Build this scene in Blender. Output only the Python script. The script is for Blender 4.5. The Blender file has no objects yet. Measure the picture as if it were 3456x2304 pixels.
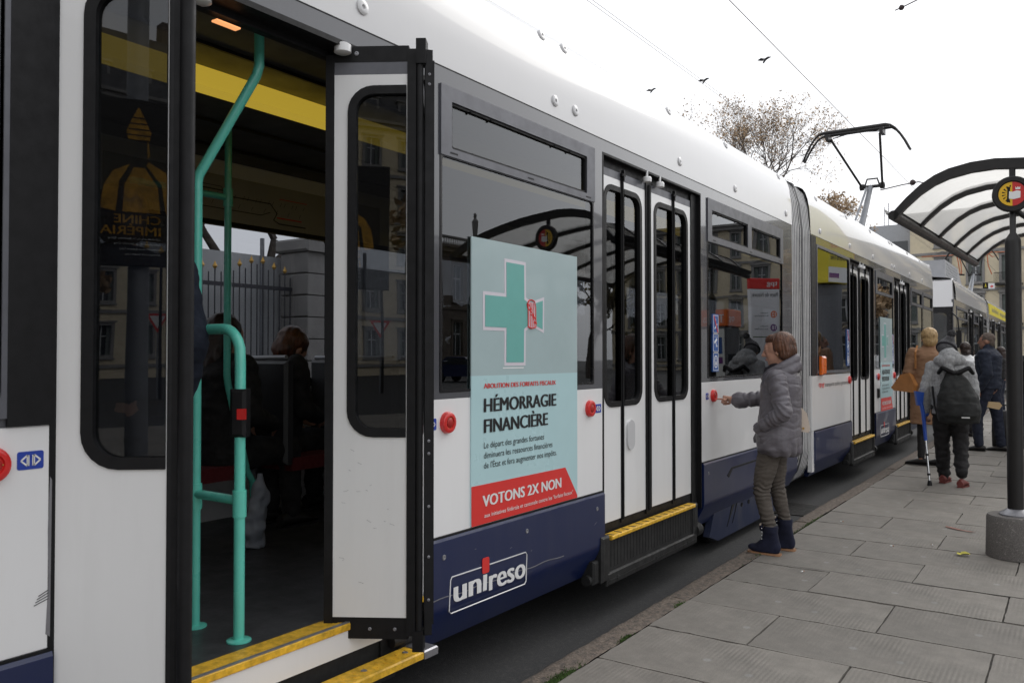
import bpy, bmesh, math, random
from mathutils import Vector, Matrix, noise
random.seed(7)
S = bpy.context.scene
COL = S.collection
R = math.radians
# ---------------------------------------------------------------- camera, sky, sun, exposure
CAMZ = 1.47
cd = bpy.data.cameras.new('camera'); cam = bpy.data.objects.new('camera', cd); COL.objects.link(cam)
cam.location = (0, 0, CAMZ)
cam.rotation_euler = (R(90) + math.atan(48/2790), 0, R(34.42))
cd.sensor_width = 36.0; cd.lens = 36.0*2790/3456; cd.clip_start = .05; cd.clip_end = 900
cd.dof.use_dof = True; cd.dof.focus_distance = 5.5; cd.dof.aperture_fstop = 9.0
S.camera = cam
SUN_EL, SUN_AZ = R(38), R(20)          # azimuth measured from +Y towards +X
w = bpy.data.worlds.new('World'); S.world = w; w.use_nodes = True
nt = w.node_tree; nt.nodes.clear()
sky = nt.nodes.new('ShaderNodeTexSky'); sky.sky_type = 'NISHITA'; sky.sun_disc = False
sky.sun_elevation = SUN_EL; sky.sun_rotation = SUN_AZ; sky.air_density = 1.0; sky.dust_density = 4.0; sky.ozone_density = 1.0
hs = nt.nodes.new('ShaderNodeHueSaturation'); hs.inputs['Saturation'].default_value = .12
mx = nt.nodes.new('ShaderNodeMixRGB'); mx.inputs['Fac'].default_value = .75; mx.inputs['Color2'].default_value = (10.6, 10.75, 11.1, 1)
bg = nt.nodes.new('ShaderNodeBackground'); bg.inputs['Strength'].default_value = .12
out = nt.nodes.new('ShaderNodeOutputWorld')
nt.links.new(sky.outputs[0], hs.inputs['Color']); nt.links.new(hs.outputs[0], mx.inputs['Color1'])
nt.links.new(mx.outputs[0], bg.inputs['Color']); nt.links.new(bg.outputs[0], out.inputs[0])
sd = bpy.data.lights.new('sun', 'SUN'); sun = bpy.data.objects.new('sun', sd); COL.objects.link(sun)
sd.energy = .5; sd.angle = R(30); sd.color = (1, .96, .9)
dv = Vector((math.sin(SUN_AZ)*math.cos(SUN_EL), math.cos(SUN_AZ)*math.cos(SUN_EL), math.sin(SUN_EL)))
sun.rotation_euler = dv.to_track_quat('Z', 'Y').to_euler()
S.view_settings.view_transform = 'Standard'; S.view_settings.look = 'None'
S.view_settings.exposure = .12; S.view_settings.gamma = 1; S.view_settings.use_curve_mapping = False
try:
    S.cycles.max_bounces = 8; S.cycles.transparent_max_bounces = 16; S.cycles.glossy_bounces = 4; S.cycles.caustics_reflective = False; S.cycles.caustics_refractive = False
except Exception: pass

# ---------------------------------------------------------------- materials
def new_mat(name):
    m = bpy.data.materials.new(name); m.use_nodes = True
    return m, m.node_tree, m.node_tree.nodes['Principled BSDF']
def mat(name, col, rough=.5, metal=0, var=0, vs=6, bump=0, bs=60, coat=0, spec=.5, stretch=None, emit=0, rnd=0, bdist=.004, detail=4):
    m, t, b = new_mat(name)
    L = t.links.new; N = t.nodes.new
    b.inputs['Base Color'].default_value = (*col, 1); b.inputs['Roughness'].default_value = rough
    b.inputs['Metallic'].default_value = metal; b.inputs['Coat Weight'].default_value = coat; b.inputs['Coat Roughness'].default_value = .05
    b.inputs['Specular IOR Level'].default_value = spec
    if emit:
        b.inputs['Emission Color'].default_value = (*col, 1); b.inputs['Emission Strength'].default_value = emit
    co = None
    if var or bump:
        tc = N('ShaderNodeTexCoord'); co = tc.outputs['Object']
        if stretch:
            mp = N('ShaderNodeMapping'); mp.inputs['Scale'].default_value = stretch; L(co, mp.inputs[0]); co = mp.outputs[0]
    if var:
        n = N('ShaderNodeTexNoise'); n.inputs['Scale'].default_value = vs; n.inputs['Detail'].default_value = detail + 2; n.inputs['Roughness'].default_value = .62; L(co, n.inputs['Vector'])
        mr = N('ShaderNodeMapRange'); mr.inputs[1].default_value = .3; mr.inputs[2].default_value = .7
        mr.inputs[3].default_value = 1 - var; mr.inputs[4].default_value = 1 + var; L(n.outputs[0], mr.inputs[0])
        f = mr.outputs[0]
        if rnd:
            oi = N('ShaderNodeObjectInfo'); m2 = N('ShaderNodeMapRange'); m2.inputs[3].default_value = 1 - rnd; m2.inputs[4].default_value = 1 + rnd
            L(oi.outputs['Random'], m2.inputs[0]); mm = N('ShaderNodeMath'); mm.operation = 'MULTIPLY'; L(f, mm.inputs[0]); L(m2.outputs[0], mm.inputs[1]); f = mm.outputs[0]
        v = N('ShaderNodeVectorMath'); v.operation = 'SCALE'; v.inputs[0].default_value = col; L(f, v.inputs['Scale']); L(v.outputs[0], b.inputs['Base Color'])
        r2 = N('ShaderNodeMapRange'); r2.inputs[1].default_value = .3; r2.inputs[2].default_value = .7
        r2.inputs[3].default_value = min(1, rough*1.15 + .02); r2.inputs[4].default_value = rough*.85; L(n.outputs[0], r2.inputs[0]); L(r2.outputs[0], b.inputs['Roughness'])
    if bump:
        n2 = N('ShaderNodeTexNoise'); n2.inputs['Scale'].default_value = bs; n2.inputs['Detail'].default_value = detail; L(co, n2.inputs['Vector'])
        bp = N('ShaderNodeBump'); bp.inputs['Strength'].default_value = bump; bp.inputs['Distance'].default_value = bdist; L(n2.outputs[0], bp.inputs['Height']); L(bp.outputs[0], b.inputs['Normal'])
    return m
def glass_mat(name, tint, ior=1.5, wav=.02, rough=0.0):
    m = bpy.data.materials.new(name); m.use_nodes = True; t = m.node_tree; t.nodes.clear(); N = t.nodes.new; L = t.links.new
    o = N('ShaderNodeOutputMaterial'); mixs = N('ShaderNodeMixShader'); tr = N('ShaderNodeBsdfTransparent'); gl = N('ShaderNodeBsdfGlossy')
    tr.inputs[0].default_value = (*tint, 1); gl.inputs['Roughness'].default_value = rough; gl.inputs[0].default_value = (.95, .97, 1, 1)
    fr = N('ShaderNodeFresnel'); fr.inputs[0].default_value = ior
    ge = N('ShaderNodeNewGeometry'); mi = N('ShaderNodeMapRange'); mi.inputs[3].default_value = ior; mi.inputs[4].default_value = 1/ior
    L(ge.outputs['Backfacing'], mi.inputs[0]); L(mi.outputs[0], fr.inputs[0])
    tc = N('ShaderNodeTexCoord'); n = N('ShaderNodeTexNoise'); n.inputs['Scale'].default_value = 1.1; n.inputs['Detail'].default_value = 1
    bp = N('ShaderNodeBump'); bp.inputs['Strength'].default_value = wav; bp.inputs['Distance'].default_value = .1
    L(tc.outputs['Object'], n.inputs['Vector']); L(n.outputs[0], bp.inputs['Height']); L(bp.outputs[0], gl.inputs['Normal'])
    L(fr.outputs[0], mixs.inputs[0]); L(tr.outputs[0], mixs.inputs[1]); L(gl.outputs[0], mixs.inputs[2]); L(mixs.outputs[0], o.inputs[0])
    return m
def paint_mat(name, col, rough=.22, dirt=.25, coat=.6, wav=.02):
    """vehicle paint: slight sheet waviness, grime that grows in vertical runs, fine scratches"""
    m, t, b = new_mat(name); N = t.nodes.new; L = t.links.new
    tc = N('ShaderNodeTexCoord')
    mp = N('ShaderNodeMapping'); mp.inputs['Scale'].default_value = (5, 5, .7); L(tc.outputs['Object'], mp.inputs[0])
    n = N('ShaderNodeTexNoise'); n.inputs['Scale'].default_value = 1.6; n.inputs['Detail'].default_value = 7; n.inputs['Roughness'].default_value = .7; L(mp.outputs[0], n.inputs['Vector'])
    mr = N('ShaderNodeMapRange'); mr.inputs[1].default_value = .48; mr.inputs[2].default_value = .85; mr.inputs[4].default_value = dirt; L(n.outputs[0], mr.inputs[0])
    mx = N('ShaderNodeMixRGB'); mx.inputs[1].default_value = (*col, 1); mx.inputs[2].default_value = (.22, .2, .17, 1) if sum(col) > .9 else (.12, .12, .12, 1); L(mr.outputs[0], mx.inputs[0])
    L(mx.outputs[0], b.inputs['Base Color'])
    n2 = N('ShaderNodeTexNoise'); n2.inputs['Scale'].default_value = 1.3; n2.inputs['Detail'].default_value = 1; L(tc.outputs['Object'], n2.inputs['Vector'])
    bp = N('ShaderNodeBump'); bp.inputs['Strength'].default_value = wav; bp.inputs['Distance'].default_value = .1; L(n2.outputs[0], bp.inputs['Height'])
    n3 = N('ShaderNodeTexNoise'); n3.inputs['Scale'].default_value = 9; n3.inputs['Detail'].default_value = 3; L(tc.outputs['Object'], n3.inputs['Vector'])
    mr3 = N('ShaderNodeMapRange'); mr3.inputs[3].default_value = rough*.9; mr3.inputs[4].default_value = rough*1.15; L(n3.outputs[0], mr3.inputs[0]); L(mr3.outputs[0], b.inputs['Roughness'])
    L(bp.outputs[0], b.inputs['Normal']); L(bp.outputs[0], b.inputs['Coat Normal'])
    b.inputs['Coat Weight'].default_value = coat; b.inputs['Coat Roughness'].default_value = .03
    return m
def layered(name, base, sub, scale, lo, hi, rough=.9, bump=.3, bs=120, bdist=.004, fine=.25, rnd=0):
    """stone / asphalt: speckle of a second colour over noise"""
    m, t, b = new_mat(name); N = t.nodes.new; L = t.links.new; tc = N('ShaderNodeTexCoord'); co = tc.outputs['Object']
    n = N('ShaderNodeTexNoise'); n.inputs['Scale'].default_value = scale; n.inputs['Detail'].default_value = 8; n.inputs['Roughness'].default_value = .7; L(co, n.inputs['Vector'])
    mr = N('ShaderNodeMapRange'); mr.inputs[1].default_value = lo; mr.inputs[2].default_value = hi; L(n.outputs[0], mr.inputs[0])
    mx = N('ShaderNodeMixRGB'); mx.inputs[1].default_value = (*base, 1); mx.inputs[2].default_value = (*sub, 1); L(mr.outputs[0], mx.inputs[0])
    n2 = N('ShaderNodeTexNoise'); n2.inputs['Scale'].default_value = bs; n2.inputs['Detail'].default_value = 3; L(co, n2.inputs['Vector'])
    m2 = N('ShaderNodeMapRange'); m2.inputs[1].default_value = .3; m2.inputs[2].default_value = .7; m2.inputs[3].default_value = 1 - fine; m2.inputs[4].default_value = 1 + fine; L(n2.outputs[0], m2.inputs[0])
    f = m2.outputs[0]
    if rnd:
        oi = N('ShaderNodeObjectInfo'); m3 = N('ShaderNodeMapRange'); m3.inputs[3].default_value = 1 - rnd; m3.inputs[4].default_value = 1 + rnd
        L(oi.outputs['Random'], m3.inputs[0]); mm = N('ShaderNodeMath'); mm.operation = 'MULTIPLY'; L(f, mm.inputs[0]); L(m3.outputs[0], mm.inputs[1]); f = mm.outputs[0]
    v = N('ShaderNodeVectorMath'); v.operation = 'SCALE'; L(mx.outputs[0], v.inputs[0]); L(f, v.inputs['Scale']); L(v.outputs[0], b.inputs['Base Color'])
    b.inputs['Roughness'].default_value = rough
    bp = N('ShaderNodeBump'); bp.inputs['Strength'].default_value = bump; bp.inputs['Distance'].default_value = bdist; L(n2.outputs[0], bp.inputs['Height']); L(bp.outputs[0], b.inputs['Normal'])
    return m
def slab_mat():
    m, t, b = new_mat('ridged concrete slab'); N = t.nodes.new; L = t.links.new; tc = N('ShaderNodeTexCoord'); co = tc.outputs['Object']
    def noi(s, d=4, r=.6):
        n = N('ShaderNodeTexNoise'); n.inputs['Scale'].default_value = s; n.inputs['Detail'].default_value = d; n.inputs['Roughness'].default_value = r; L(co, n.inputs['Vector']); return n.outputs[0]
    def rng(x, a, b_, c, d):
        r = N('ShaderNodeMapRange'); r.inputs[1].default_value = a; r.inputs[2].default_value = b_; r.inputs[3].default_value = c; r.inputs[4].default_value = d; L(x, r.inputs[0]); return r.outputs[0]
    def mul(a, b_):
        q = N('ShaderNodeMath'); q.operation = 'MULTIPLY'; L(a, q.inputs[0]); L(b_, q.inputs[1]); return q.outputs[0]
    big = noi(1.3, 6, .65); mid = noi(7, 6, .7); fine = noi(170, 3)
    wv = N('ShaderNodeTexWave'); wv.wave_type = 'BANDS'; wv.bands_direction = 'X'; wv.inputs['Scale'].default_value = 13.5; wv.inputs['Distortion'].default_value = .35; wv.inputs['Detail'].default_value = 1; wv.inputs['Detail Scale'].default_value = 3; L(co, wv.inputs['Vector'])
    mask = rng(noi(1.8, 3), .45, .62, .1, 1)
    ridge = mul(wv.outputs[0], mask)
    oi = N('ShaderNodeObjectInfo')
    val = mul(mul(mul(rng(big, .3, .7, .74, 1.14), rng(mid, .3, .7, .80, 1.14)), mul(rng(fine, .3, .7, .84, 1.16), rng(ridge, 0, 1, 1.03, .86))), rng(oi.outputs['Random'], 0, 1, .88, 1.1))
    vo = N('ShaderNodeTexVoronoi'); vo.inputs['Scale'].default_value = 4.2; L(co, vo.inputs['Vector'])
    gum = rng(vo.outputs['Distance'], .07, .10, 1, 0)
    vc = N('ShaderNodeSeparateColor'); L(vo.outputs['Color'], vc.inputs[0]); gsel = rng(vc.outputs[0], .55, .6, 0, 1)
    g = mul(gum, gsel)
    mx = N('ShaderNodeMixRGB'); mx.inputs[1].default_value = (.226, .208, .184, 1); mx.inputs[2].default_value = (.275, .268, .25, 1); L(g, mx.inputs[0])
    v = N('ShaderNodeVectorMath'); v.operation = 'SCALE'; L(mx.outputs[0], v.inputs[0]); L(val, v.inputs['Scale']); L(v.outputs[0], b.inputs['Base Color'])
    L(rng(big, .3, .7, .62, .85), b.inputs['Roughness'])
    ad = N('ShaderNodeMath'); ad.operation = 'MULTIPLY_ADD'; L(fine, ad.inputs[0]); ad.inputs[1].default_value = .35; L(ridge, ad.inputs[2])
    bp = N('ShaderNodeBump'); bp.inputs['Strength'].default_value = .45; bp.inputs['Distance'].default_value = .003; L(ad.outputs[0], bp.inputs['Height']); L(bp.outputs[0], b.inputs['Normal'])
    return m
M = {}
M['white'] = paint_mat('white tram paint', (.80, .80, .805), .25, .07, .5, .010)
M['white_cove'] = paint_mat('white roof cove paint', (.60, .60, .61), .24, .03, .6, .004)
M['door_white'] = paint_mat('white door paint', (.80, .80, .80), .3, .09, .3, .008)
M['grey'] = paint_mat('anthracite band paint', (.075, .077, .088), .2, .12, .8, .012)
M['blue'] = paint_mat('navy skirt paint', (.007, .015, .066), .3, .10, .3, .010)
M['blue_d'] = paint_mat('dull navy bogie cover', (.014, .022, .060), .5, .5, .1, .02)
M['black'] = mat('black rubber', (.008, .008, .009), .5, var=.3, vs=20, spec=.25)
M['blackgloss'] = mat('black glossy frame', (.010, .010, .012), .25, var=.2, vs=10, spec=.35)
M['alu'] = mat('brushed aluminium', (.28, .28, .30), .35, .6, var=.15, vs=15)
M['winframe'] = mat('grey window frame', (.115, .118, .135), .38, .2, var=.12, vs=12)
M['dark'] = mat('dark underframe', (.012, .012, .012), .7, var=.4, vs=10, bump=.4, bs=30)
M['step'] = mat('grimy step metal', (.022, .022, .022), .55, .2, var=.5, vs=18, bump=.4, bs=60)
M['glass'] = glass_mat('tinted tram glass', (.29, .30, .31), 1.75)
M['doorglass'] = glass_mat('dark door glass', (.40, .41, .42), 1.62)
M['farglass'] = glass_mat('grey far glass', (.62, .63, .65), 1.35)
M['red'] = mat('red plastic button', (.62, .02, .018), .3, coat=.4, var=.1, vs=20)
M['redd'] = mat('dark red button centre', (.38, .015, .012), .4)
M['signblue'] = mat('blue sticker', (.02, .055, .36), .35)
M['sblue'] = mat('mid blue sticker', (.03, .11, .36), .35)
M['ink_white'] = mat('white print', (.78, .78, .78), .4)
M['ink_black'] = mat('black print', (.012, .012, .014), .4)
M['ink_red'] = mat('red print', (.68, .035, .03), .35, var=.03, vs=5)
M['poster_top'] = mat('grey blue perforated film', (.37, .475, .49), .35, var=.04, vs=3, coat=.2)
M['poster_low'] = mat('pale blue film', (.44, .64, .67), .3, var=.03, vs=3, coat=.2)
M['pcross'] = mat('teal print', (.15, .42, .385), .35, var=.05, vs=6)
M['ppink'] = mat('pale pink print', (.66, .62, .68), .35)
M['pole'] = mat('turquoise pole enamel', (.13, .62, .50), .28, coat=.3, var=.05, vs=8)
M['yellow'] = mat('worn yellow tread', (.72, .42, .03), .45, var=.35, vs=30, bump=.5, bs=70)
M['yel_lit'] = mat('lit yellow diffuser', (.80, .56, .06), .5, emit=.42)
M['lamp'] = mat('orange entry lamp', (1.0, .42, .16), .5, emit=.9)
M['floor_in'] = mat('dark rubber floor', (.045, .045, .047), .4, var=.3, vs=9, bump=.2)
M['ceil_in'] = mat('grey ceiling panel', (.07, .07, .068), .5, var=.1, vs=5)
M['wall_in'] = mat('interior lining', (.13, .13, .125), .5, var=.1)
M['map'] = mat('route map card', (.40, .38, .32), .6, var=.04)
M['seat'] = mat('dark seat shell', (.03, .03, .033), .35, var=.15)
M['seatrim'] = mat('grey seat rim', (.32, .33, .35), .35, .3)
M['redcloth'] = mat('dark red seat cloth', (.11, .008, .012), .9, var=.2, vs=40)
M['bellow'] = mat('grey rubber bellows', (.30, .30, .31), .5, var=.25, vs=9)
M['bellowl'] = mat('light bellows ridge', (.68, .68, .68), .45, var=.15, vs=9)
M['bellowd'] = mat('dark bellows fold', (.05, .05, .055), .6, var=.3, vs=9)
M['orange'] = mat('amber indicator lens', (.85, .16, .01), .25, coat=.6, var=.1, vs=30)
M['slab'] = slab_mat()
M['slab_far'] = M['slab']
M['joint'] = mat('dark sand joint', (.07, .065, .058), 1, var=.4, vs=30, bump=.5, bs=80)
M['kerb'] = layered('reddish granite kerb', (.165, .132, .105), (.085, .072, .062), 26, .42, .62, .85, .8, 90, .008, .35, .12)
M['asphalt'] = layered('dark asphalt', (.040, .040, .041), (.075, .073, .07), 45, .5, .72, .8, .8, 220, .004, .35)
M['moss'] = mat('green moss', (.06, .11, .025), 1, var=.4, vs=60)
M['iron'] = mat('cast iron', (.06, .058, .055), .6, .4, var=.4, vs=30)
M['conc'] = layered('speckled concrete', (.125, .115, .108), (.30, .28, .26), 38, .56, .72, .85, .5, 140, .004, .3)
M['steel'] = mat('dark brown painted steel', (.013, .012, .012), .42, .2, var=.2, vs=12)
M['poly'] = None
M['stone'] = layered('cream facade', (.62, .54, .39), (.54, .47, .35), .6, .35, .7, .9, .1, 3, .01, .05)
M['stoneg'] = layered('grey stone trim', (.27, .26, .25), (.20, .195, .19), .9, .35, .7, .9, .1, 4, .01, .08)
M['museum'] = layered('brown sandstone', (.17, .135, .11), (.12, .10, .085), .8, .35, .7, .9, .1, 4, .01, .08)
M['roofslate'] = mat('slate roof', (.07, .07, .075), .7, var=.2, vs=2)
M['shutter'] = mat('grey green shutters', (.13, .15, .14), .8, var=.15, vs=2)
M['winpane'] = mat('dark building window', (.035, .04, .045), .12, spec=.6)
M['hoard'] = mat('pale hoarding sheet', (.44, .45, .46), .7, var=.08, vs=1.5)
M['fence'] = mat('iron fence paint', (.05, .05, .06), .5, .3)
M['gold'] = mat('gilt finial', (.55, .33, .08), .4, .5)
M['bark'] = mat('grey brown bark', (.085, .07, .06), .95, var=.3, vs=6, bump=.6, bs=12)
M['leaf'] = mat('rusty autumn leaves', (.42, .29, .17), .8, var=.45, vs=1.2)
M['leaf2'] = mat('brown green leaves', (.15, .12, .05), .8, var=.45, vs=1.0)
M['leaf3'] = mat('dark foliage', (.045, .05, .025), .9, var=.5, vs=.8)
M['yleaf'] = mat('yellow fallen leaf', (.55, .50, .08), .7, var=.2, vs=40)
M['wire'] = mat('copper wire', (.05, .035, .035), .5, .5)
M['orangew'] = mat('orange cable', (.45, .14, .06), .6)
M['skin'] = mat('skin', (.50, .27, .19), .5, var=.06, vs=20)
M['skin_d'] = mat('tanned skin', (.30, .15, .10), .5, var=.06, vs=20)
M['lip'] = mat('lips', (.38, .10, .09), .4)
M['coat'] = mat('grey quilted coat', (.135, .124, .140), .40, var=.12, vs=8, bump=.35, bs=26, bdist=.012, stretch=(1, 1, 2.2), detail=3)
M['coatdark'] = mat('black lining', (.018, .016, .022), .8)
M['trouser'] = mat('taupe stretch trousers', (.088, .074, .062), .85, var=.15, vs=14, bump=.3, bs=30, bdist=.008, stretch=(1, 1, 3))
M['boot'] = mat('navy suede', (.006, .008, .026), .95, var=.4, vs=10)
M['sole'] = mat('tan rubber sole', (.36, .19, .10), .6)
M['hair1'] = mat('auburn brown hair', (.105, .040, .018), .34, var=.85, vs=5, bump=.9, bs=30, bdist=.006, stretch=(6, 6, .7))
M['hairbl'] = mat('blond hair', (.42, .28, .13), .5, var=.4, vs=20, bump=.7, bs=40, stretch=(5, 5, 1))
M['hairdk'] = mat('dark brown hair', (.03, .016, .012), .4, var=.4, vs=15, bump=.7, bs=40, stretch=(5, 5, 1))
M['hairgr'] = mat('cropped grey brown hair', (.10, .075, .06), .8, var=.25, vs=60, bump=.4, bs=200)
M['camel'] = mat('camel wool', (.26, .145, .082), .9, var=.12, vs=10, bump=.2, bs=90)
M['hoodie'] = mat('mottled grey fleece', (.34, .345, .355), .95, var=.30, vs=55, bump=.3, bs=120, stretch=(1, 1, .6))
M['navy'] = mat('navy knit', (.012, .017, .032), .9, var=.2, vs=20, bump=.2, bs=60)
M['jeans'] = mat('dark denim', (.012, .016, .032), .85, var=.25, vs=20, bump=.3, bs=26, bdist=.01)
M['blackcloth'] = mat('black cloth', (.014, .013, .014), .85, var=.3, vs=14, bump=.4, bs=24, bdist=.012)
M['pack'] = mat('charcoal backpack nylon', (.008, .009, .009), .7, var=.2, vs=14, bump=.3, bs=14, bdist=.015)
M['tanbag'] = mat('tan leather', (.40, .17, .05), .45, var=.15, vs=10)
M['cream'] = mat('cream leather', (.55, .46, .38), .45, var=.08, vs=10)
M['crutchblue'] = mat('blue plastic', (.015, .07, .38), .4)
M['chrome'] = mat('polished aluminium', (.65, .67, .68), .22, .9)
M['shoe'] = mat('black leather', (.015, .014, .014), .4)
M['redshoe'] = mat('dark red trainer', (.16, .035, .03), .6)
M['case'] = mat('black suitcase', (.014, .014, .015), .5, var=.2)
M['yelposter'] = mat('yellow poster', (.72, .60, .03), .5)
M['greyb'] = mat('grey street furniture', (.14, .145, .16), .5, var=.05)
M['orangeb'] = mat('orange panel', (.80, .17, .03), .4)
M['panel'] = mat('pale grey sign panel', (.80, .81, .84), .4)
M['postwhite'] = mat('poster paper', (.8, .82, .80), .6)
M['purple'] = mat('purple print', (.16, .03, .22), .5)
M['post_dk'] = mat('black poster', (.015, .013, .013), .4)
M['post_yel'] = mat('yellow robe print', (.50, .26, .03), .5, var=.5, vs=14)
M['mast'] = mat('galvanised mast', (.24, .25, .27), .5, .3, var=.1)
M['hvac'] = mat('grey roof box', (.36, .37, .39), .5, var=.08)
M['beak'] = mat('bird black', (.015, .015, .017), .8)
M['carwhite'] = mat('white car paint', (.7, .7, .7), .2, coat=.6)
M['paper'] = mat('brown paper', (.50, .36, .2), .8)
def poly_mat():
    m, t, b = new_mat('milky polycarbonate'); N = t.nodes.new; L = t.links.new; t.nodes.remove(b)
    o = t.nodes['Material Output']; tl = N('ShaderNodeBsdfTranslucent'); tr = N('ShaderNodeBsdfTransparent'); df = N('ShaderNodeBsdfDiffuse'); gl = N('ShaderNodeBsdfGlossy')
    tc = N('ShaderNodeTexCoord'); n = N('ShaderNodeTexNoise'); n.inputs['Scale'].default_value = 2.2; n.inputs['Detail'].default_value = 7; n.inputs['Roughness'].default_value = .7; mp = N('ShaderNodeMapping'); mp.inputs['Scale'].default_value = (.6, 2.5, 1); L(tc.outputs['Object'], mp.inputs[0]); L(mp.outputs[0], n.inputs['Vector'])
    cr = N('ShaderNodeMixRGB'); cr.inputs[1].default_value = (.84, .83, .80, 1); cr.inputs[2].default_value = (.96, .95, .93, 1); L(n.outputs[0], cr.inputs[0])
    tr.inputs[0].default_value = (.92, .91, .89, 1); gl.inputs['Roughness'].default_value = .15
    for q in (tl, df): L(cr.outputs[0], q.inputs[0])
    m1 = N('ShaderNodeMixShader'); m1.inputs[0].default_value = .6; L(tl.outputs[0], m1.inputs[1]); L(tr.outputs[0], m1.inputs[2])
    m2 = N('ShaderNodeMixShader'); m2.inputs[0].default_value = .05; L(m1.outputs[0], m2.inputs[1]); L(df.outputs[0], m2.inputs[2])
    m3 = N('ShaderNodeMixShader'); m3.inputs[0].default_value = .04; L(m2.outputs[0], m3.inputs[1]); L(gl.outputs[0], m3.inputs[2]); L(m3.outputs[0], o.inputs[0])
    return m
M['poly'] = poly_mat()

# ---------------------------------------------------------------- mesh helpers
def wloc(o):
    v = Vector((0, 0, 0))
    while o is not None:
        v = v + o.location; o = o.parent
    return v
class F:
    """a frame: origin and three unit axes (u along, v up, w outward)"""
    def __init__(s, o=(0, 0, 0), u=(1, 0, 0), v=(0, 0, 1), w=None):
        s.o = Vector(o); s.u = Vector(u).normalized(); s.v = Vector(v).normalized(); s.w = Vector(w).normalized() if w else s.u.cross(s.v)
    def p(s, a, b, c=0): return s.o + s.u*a + s.v*b + s.w*c
SIDE = F((-2.4, 0, 0), (0, 1, 0), (0, 0, 1), (1, 0, 0))     # tram side: u = Y, v = Z, w towards the pavement
W0 = F((0, 0, 0), (1, 0, 0), (0, 1, 0), (0, 0, 1))
class MB:
    def __init__(s): s.v = []; s.f = []; s.m = []; s.mats = []; s.cur = 0
    def use(s, m):
        if m not in s.mats: s.mats.append(m)
        s.cur = s.mats.index(m); return s
    def add(s, vs, fs):
        n = len(s.v); s.v += [Vector(q) for q in vs]; s.f += [tuple(i + n for i in f) for f in fs]; s.m += [s.cur]*len(fs); return s
    def box(s, fr, u0, u1, v0, v1, w0, w1):
        P = [fr.p(a, b, c) for c in (w0, w1) for b in (v0, v1) for a in (u0, u1)]
        return s.add(P, [(0, 2, 3, 1), (4, 5, 7, 6), (0, 1, 5, 4), (2, 6, 7, 3), (0, 4, 6, 2), (1, 3, 7, 5)])
    def rbox(s, fr, u0, u1, v0, v1, w0, w1, b=.01):
        """box whose outer (w1) face is chamfered"""
        P = [fr.p(a, c, w0) for a, c in ((u0, v0), (u1, v0), (u1, v1), (u0, v1))] + [fr.p(a, c, w1 - b) for a, c in ((u0, v0), (u1, v0), (u1, v1), (u0, v1))] + \
            [fr.p(a, c, w1) for a, c in ((u0 + b, v0 + b), (u1 - b, v0 + b), (u1 - b, v1 - b), (u0 + b, v1 - b))]
        fs = [(3, 2, 1, 0)] + [(i, (i+1) % 4, (i+1) % 4 + 4, i + 4) for i in range(4)] + [(i+4, (i+1) % 4 + 4, (i+1) % 4 + 8, i + 8) for i in range(4)] + [(8, 9, 10, 11)]
        return s.add(P, fs)
    def prism(s, fr, pts, w0, w1):
        n = len(pts); P = [fr.p(a, b, w0) for a, b in pts] + [fr.p(a, b, w1) for a, b in pts]
        return s.add(P, [tuple(range(n))[::-1], tuple(range(n, 2*n))] + [(i, (i+1) % n, (i+1) % n + n, i + n) for i in range(n)])
    def ringplate(s, fr, outer, inner, w0, w1):
        n = len(outer); P = [fr.p(a, b, w) for w in (w0, w1) for a, b in outer] + [fr.p(a, b, w) for w in (w0, w1) for a, b in inner]
        O0, O1, I0, I1 = 0, n, 2*n, 3*n; fs = []
        for i in range(n):
            j = (i+1) % n
            fs += [(O1+i, O1+j, I1+j, I1+i), (O0+j, O0+i, I0+i, I0+j), (O0+i, O0+j, O1+j, O1+i), (I0+j, I0+i, I1+i, I1+j)]
        return s.add(P, fs)
    def ext(s, fr, prof, u0, u1, closed=False):
        """extrude a (v,w) profile along u"""
        n = len(prof); P = [fr.p(u0, a, b) for a, b in prof] + [fr.p(u1, a, b) for a, b in prof]
        fs = [(i, (i+1) % n, (i+1) % n + n, i + n) for i in range(n if closed else n - 1)]
        if closed: fs += [tuple(range(n))[::-1], tuple(range(n, 2*n))]
        return s.add(P, fs)
    def tube(s, pts, r, seg=10, cap=True, closed=False):
        pts = [Vector(p) for p in pts]; n = len(pts); rr = r if isinstance(r, (list, tuple)) else [r]*n
        base = len(s.v); prev = None; V = []
        for i, p in enumerate(pts):
            a = pts[max(i-1, 0)]; b = pts[min(i+1, n-1)]; d = (b - a)
            d = d.normalized() if d.length > 1e-9 else Vector((0, 0, 1))
            if prev is None:
                x = d.orthogonal().normalized()
            else:
                x = (prev - d*prev.dot(d)); x = x.normalized() if x.length > 1e-6 else d.orthogonal().normalized()
            prev = x; y = d.cross(x)
            for k in range(seg):
                t = 2*math.pi*k/seg; V.append(p + (x*math.cos(t) + y*math.sin(t))*rr[i])
        fs = []
        for i in range(n-1):
            for k in range(seg):
                k2 = (k+1) % seg; fs.append((i*seg+k, i*seg+k2, (i+1)*seg+k2, (i+1)*seg+k))
        if cap: fs += [tuple(range(seg))[::-1], tuple(range((n-1)*seg, n*seg))]
        return s.add(V, fs)
    def lathe(s, o, ax, prof, seg=20):
        """prof: (distance along axis, radius)"""
        o = Vector(o); ax = Vector(ax).normalized(); x = ax.orthogonal().normalized(); y = ax.cross(x); V = []
        for h, r in prof:
            for k in range(seg):
                t = 2*math.pi*k/seg; V.append(o + ax*h + (x*math.cos(t) + y*math.sin(t))*r)
        n = len(prof); fs = [(i*seg+k, i*seg+(k+1) % seg, (i+1)*seg+(k+1) % seg, (i+1)*seg+k) for i in range(n-1) for k in range(seg)]
        fs += [tuple(range(seg))[::-1], tuple(range((n-1)*seg, n*seg))]
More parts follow.
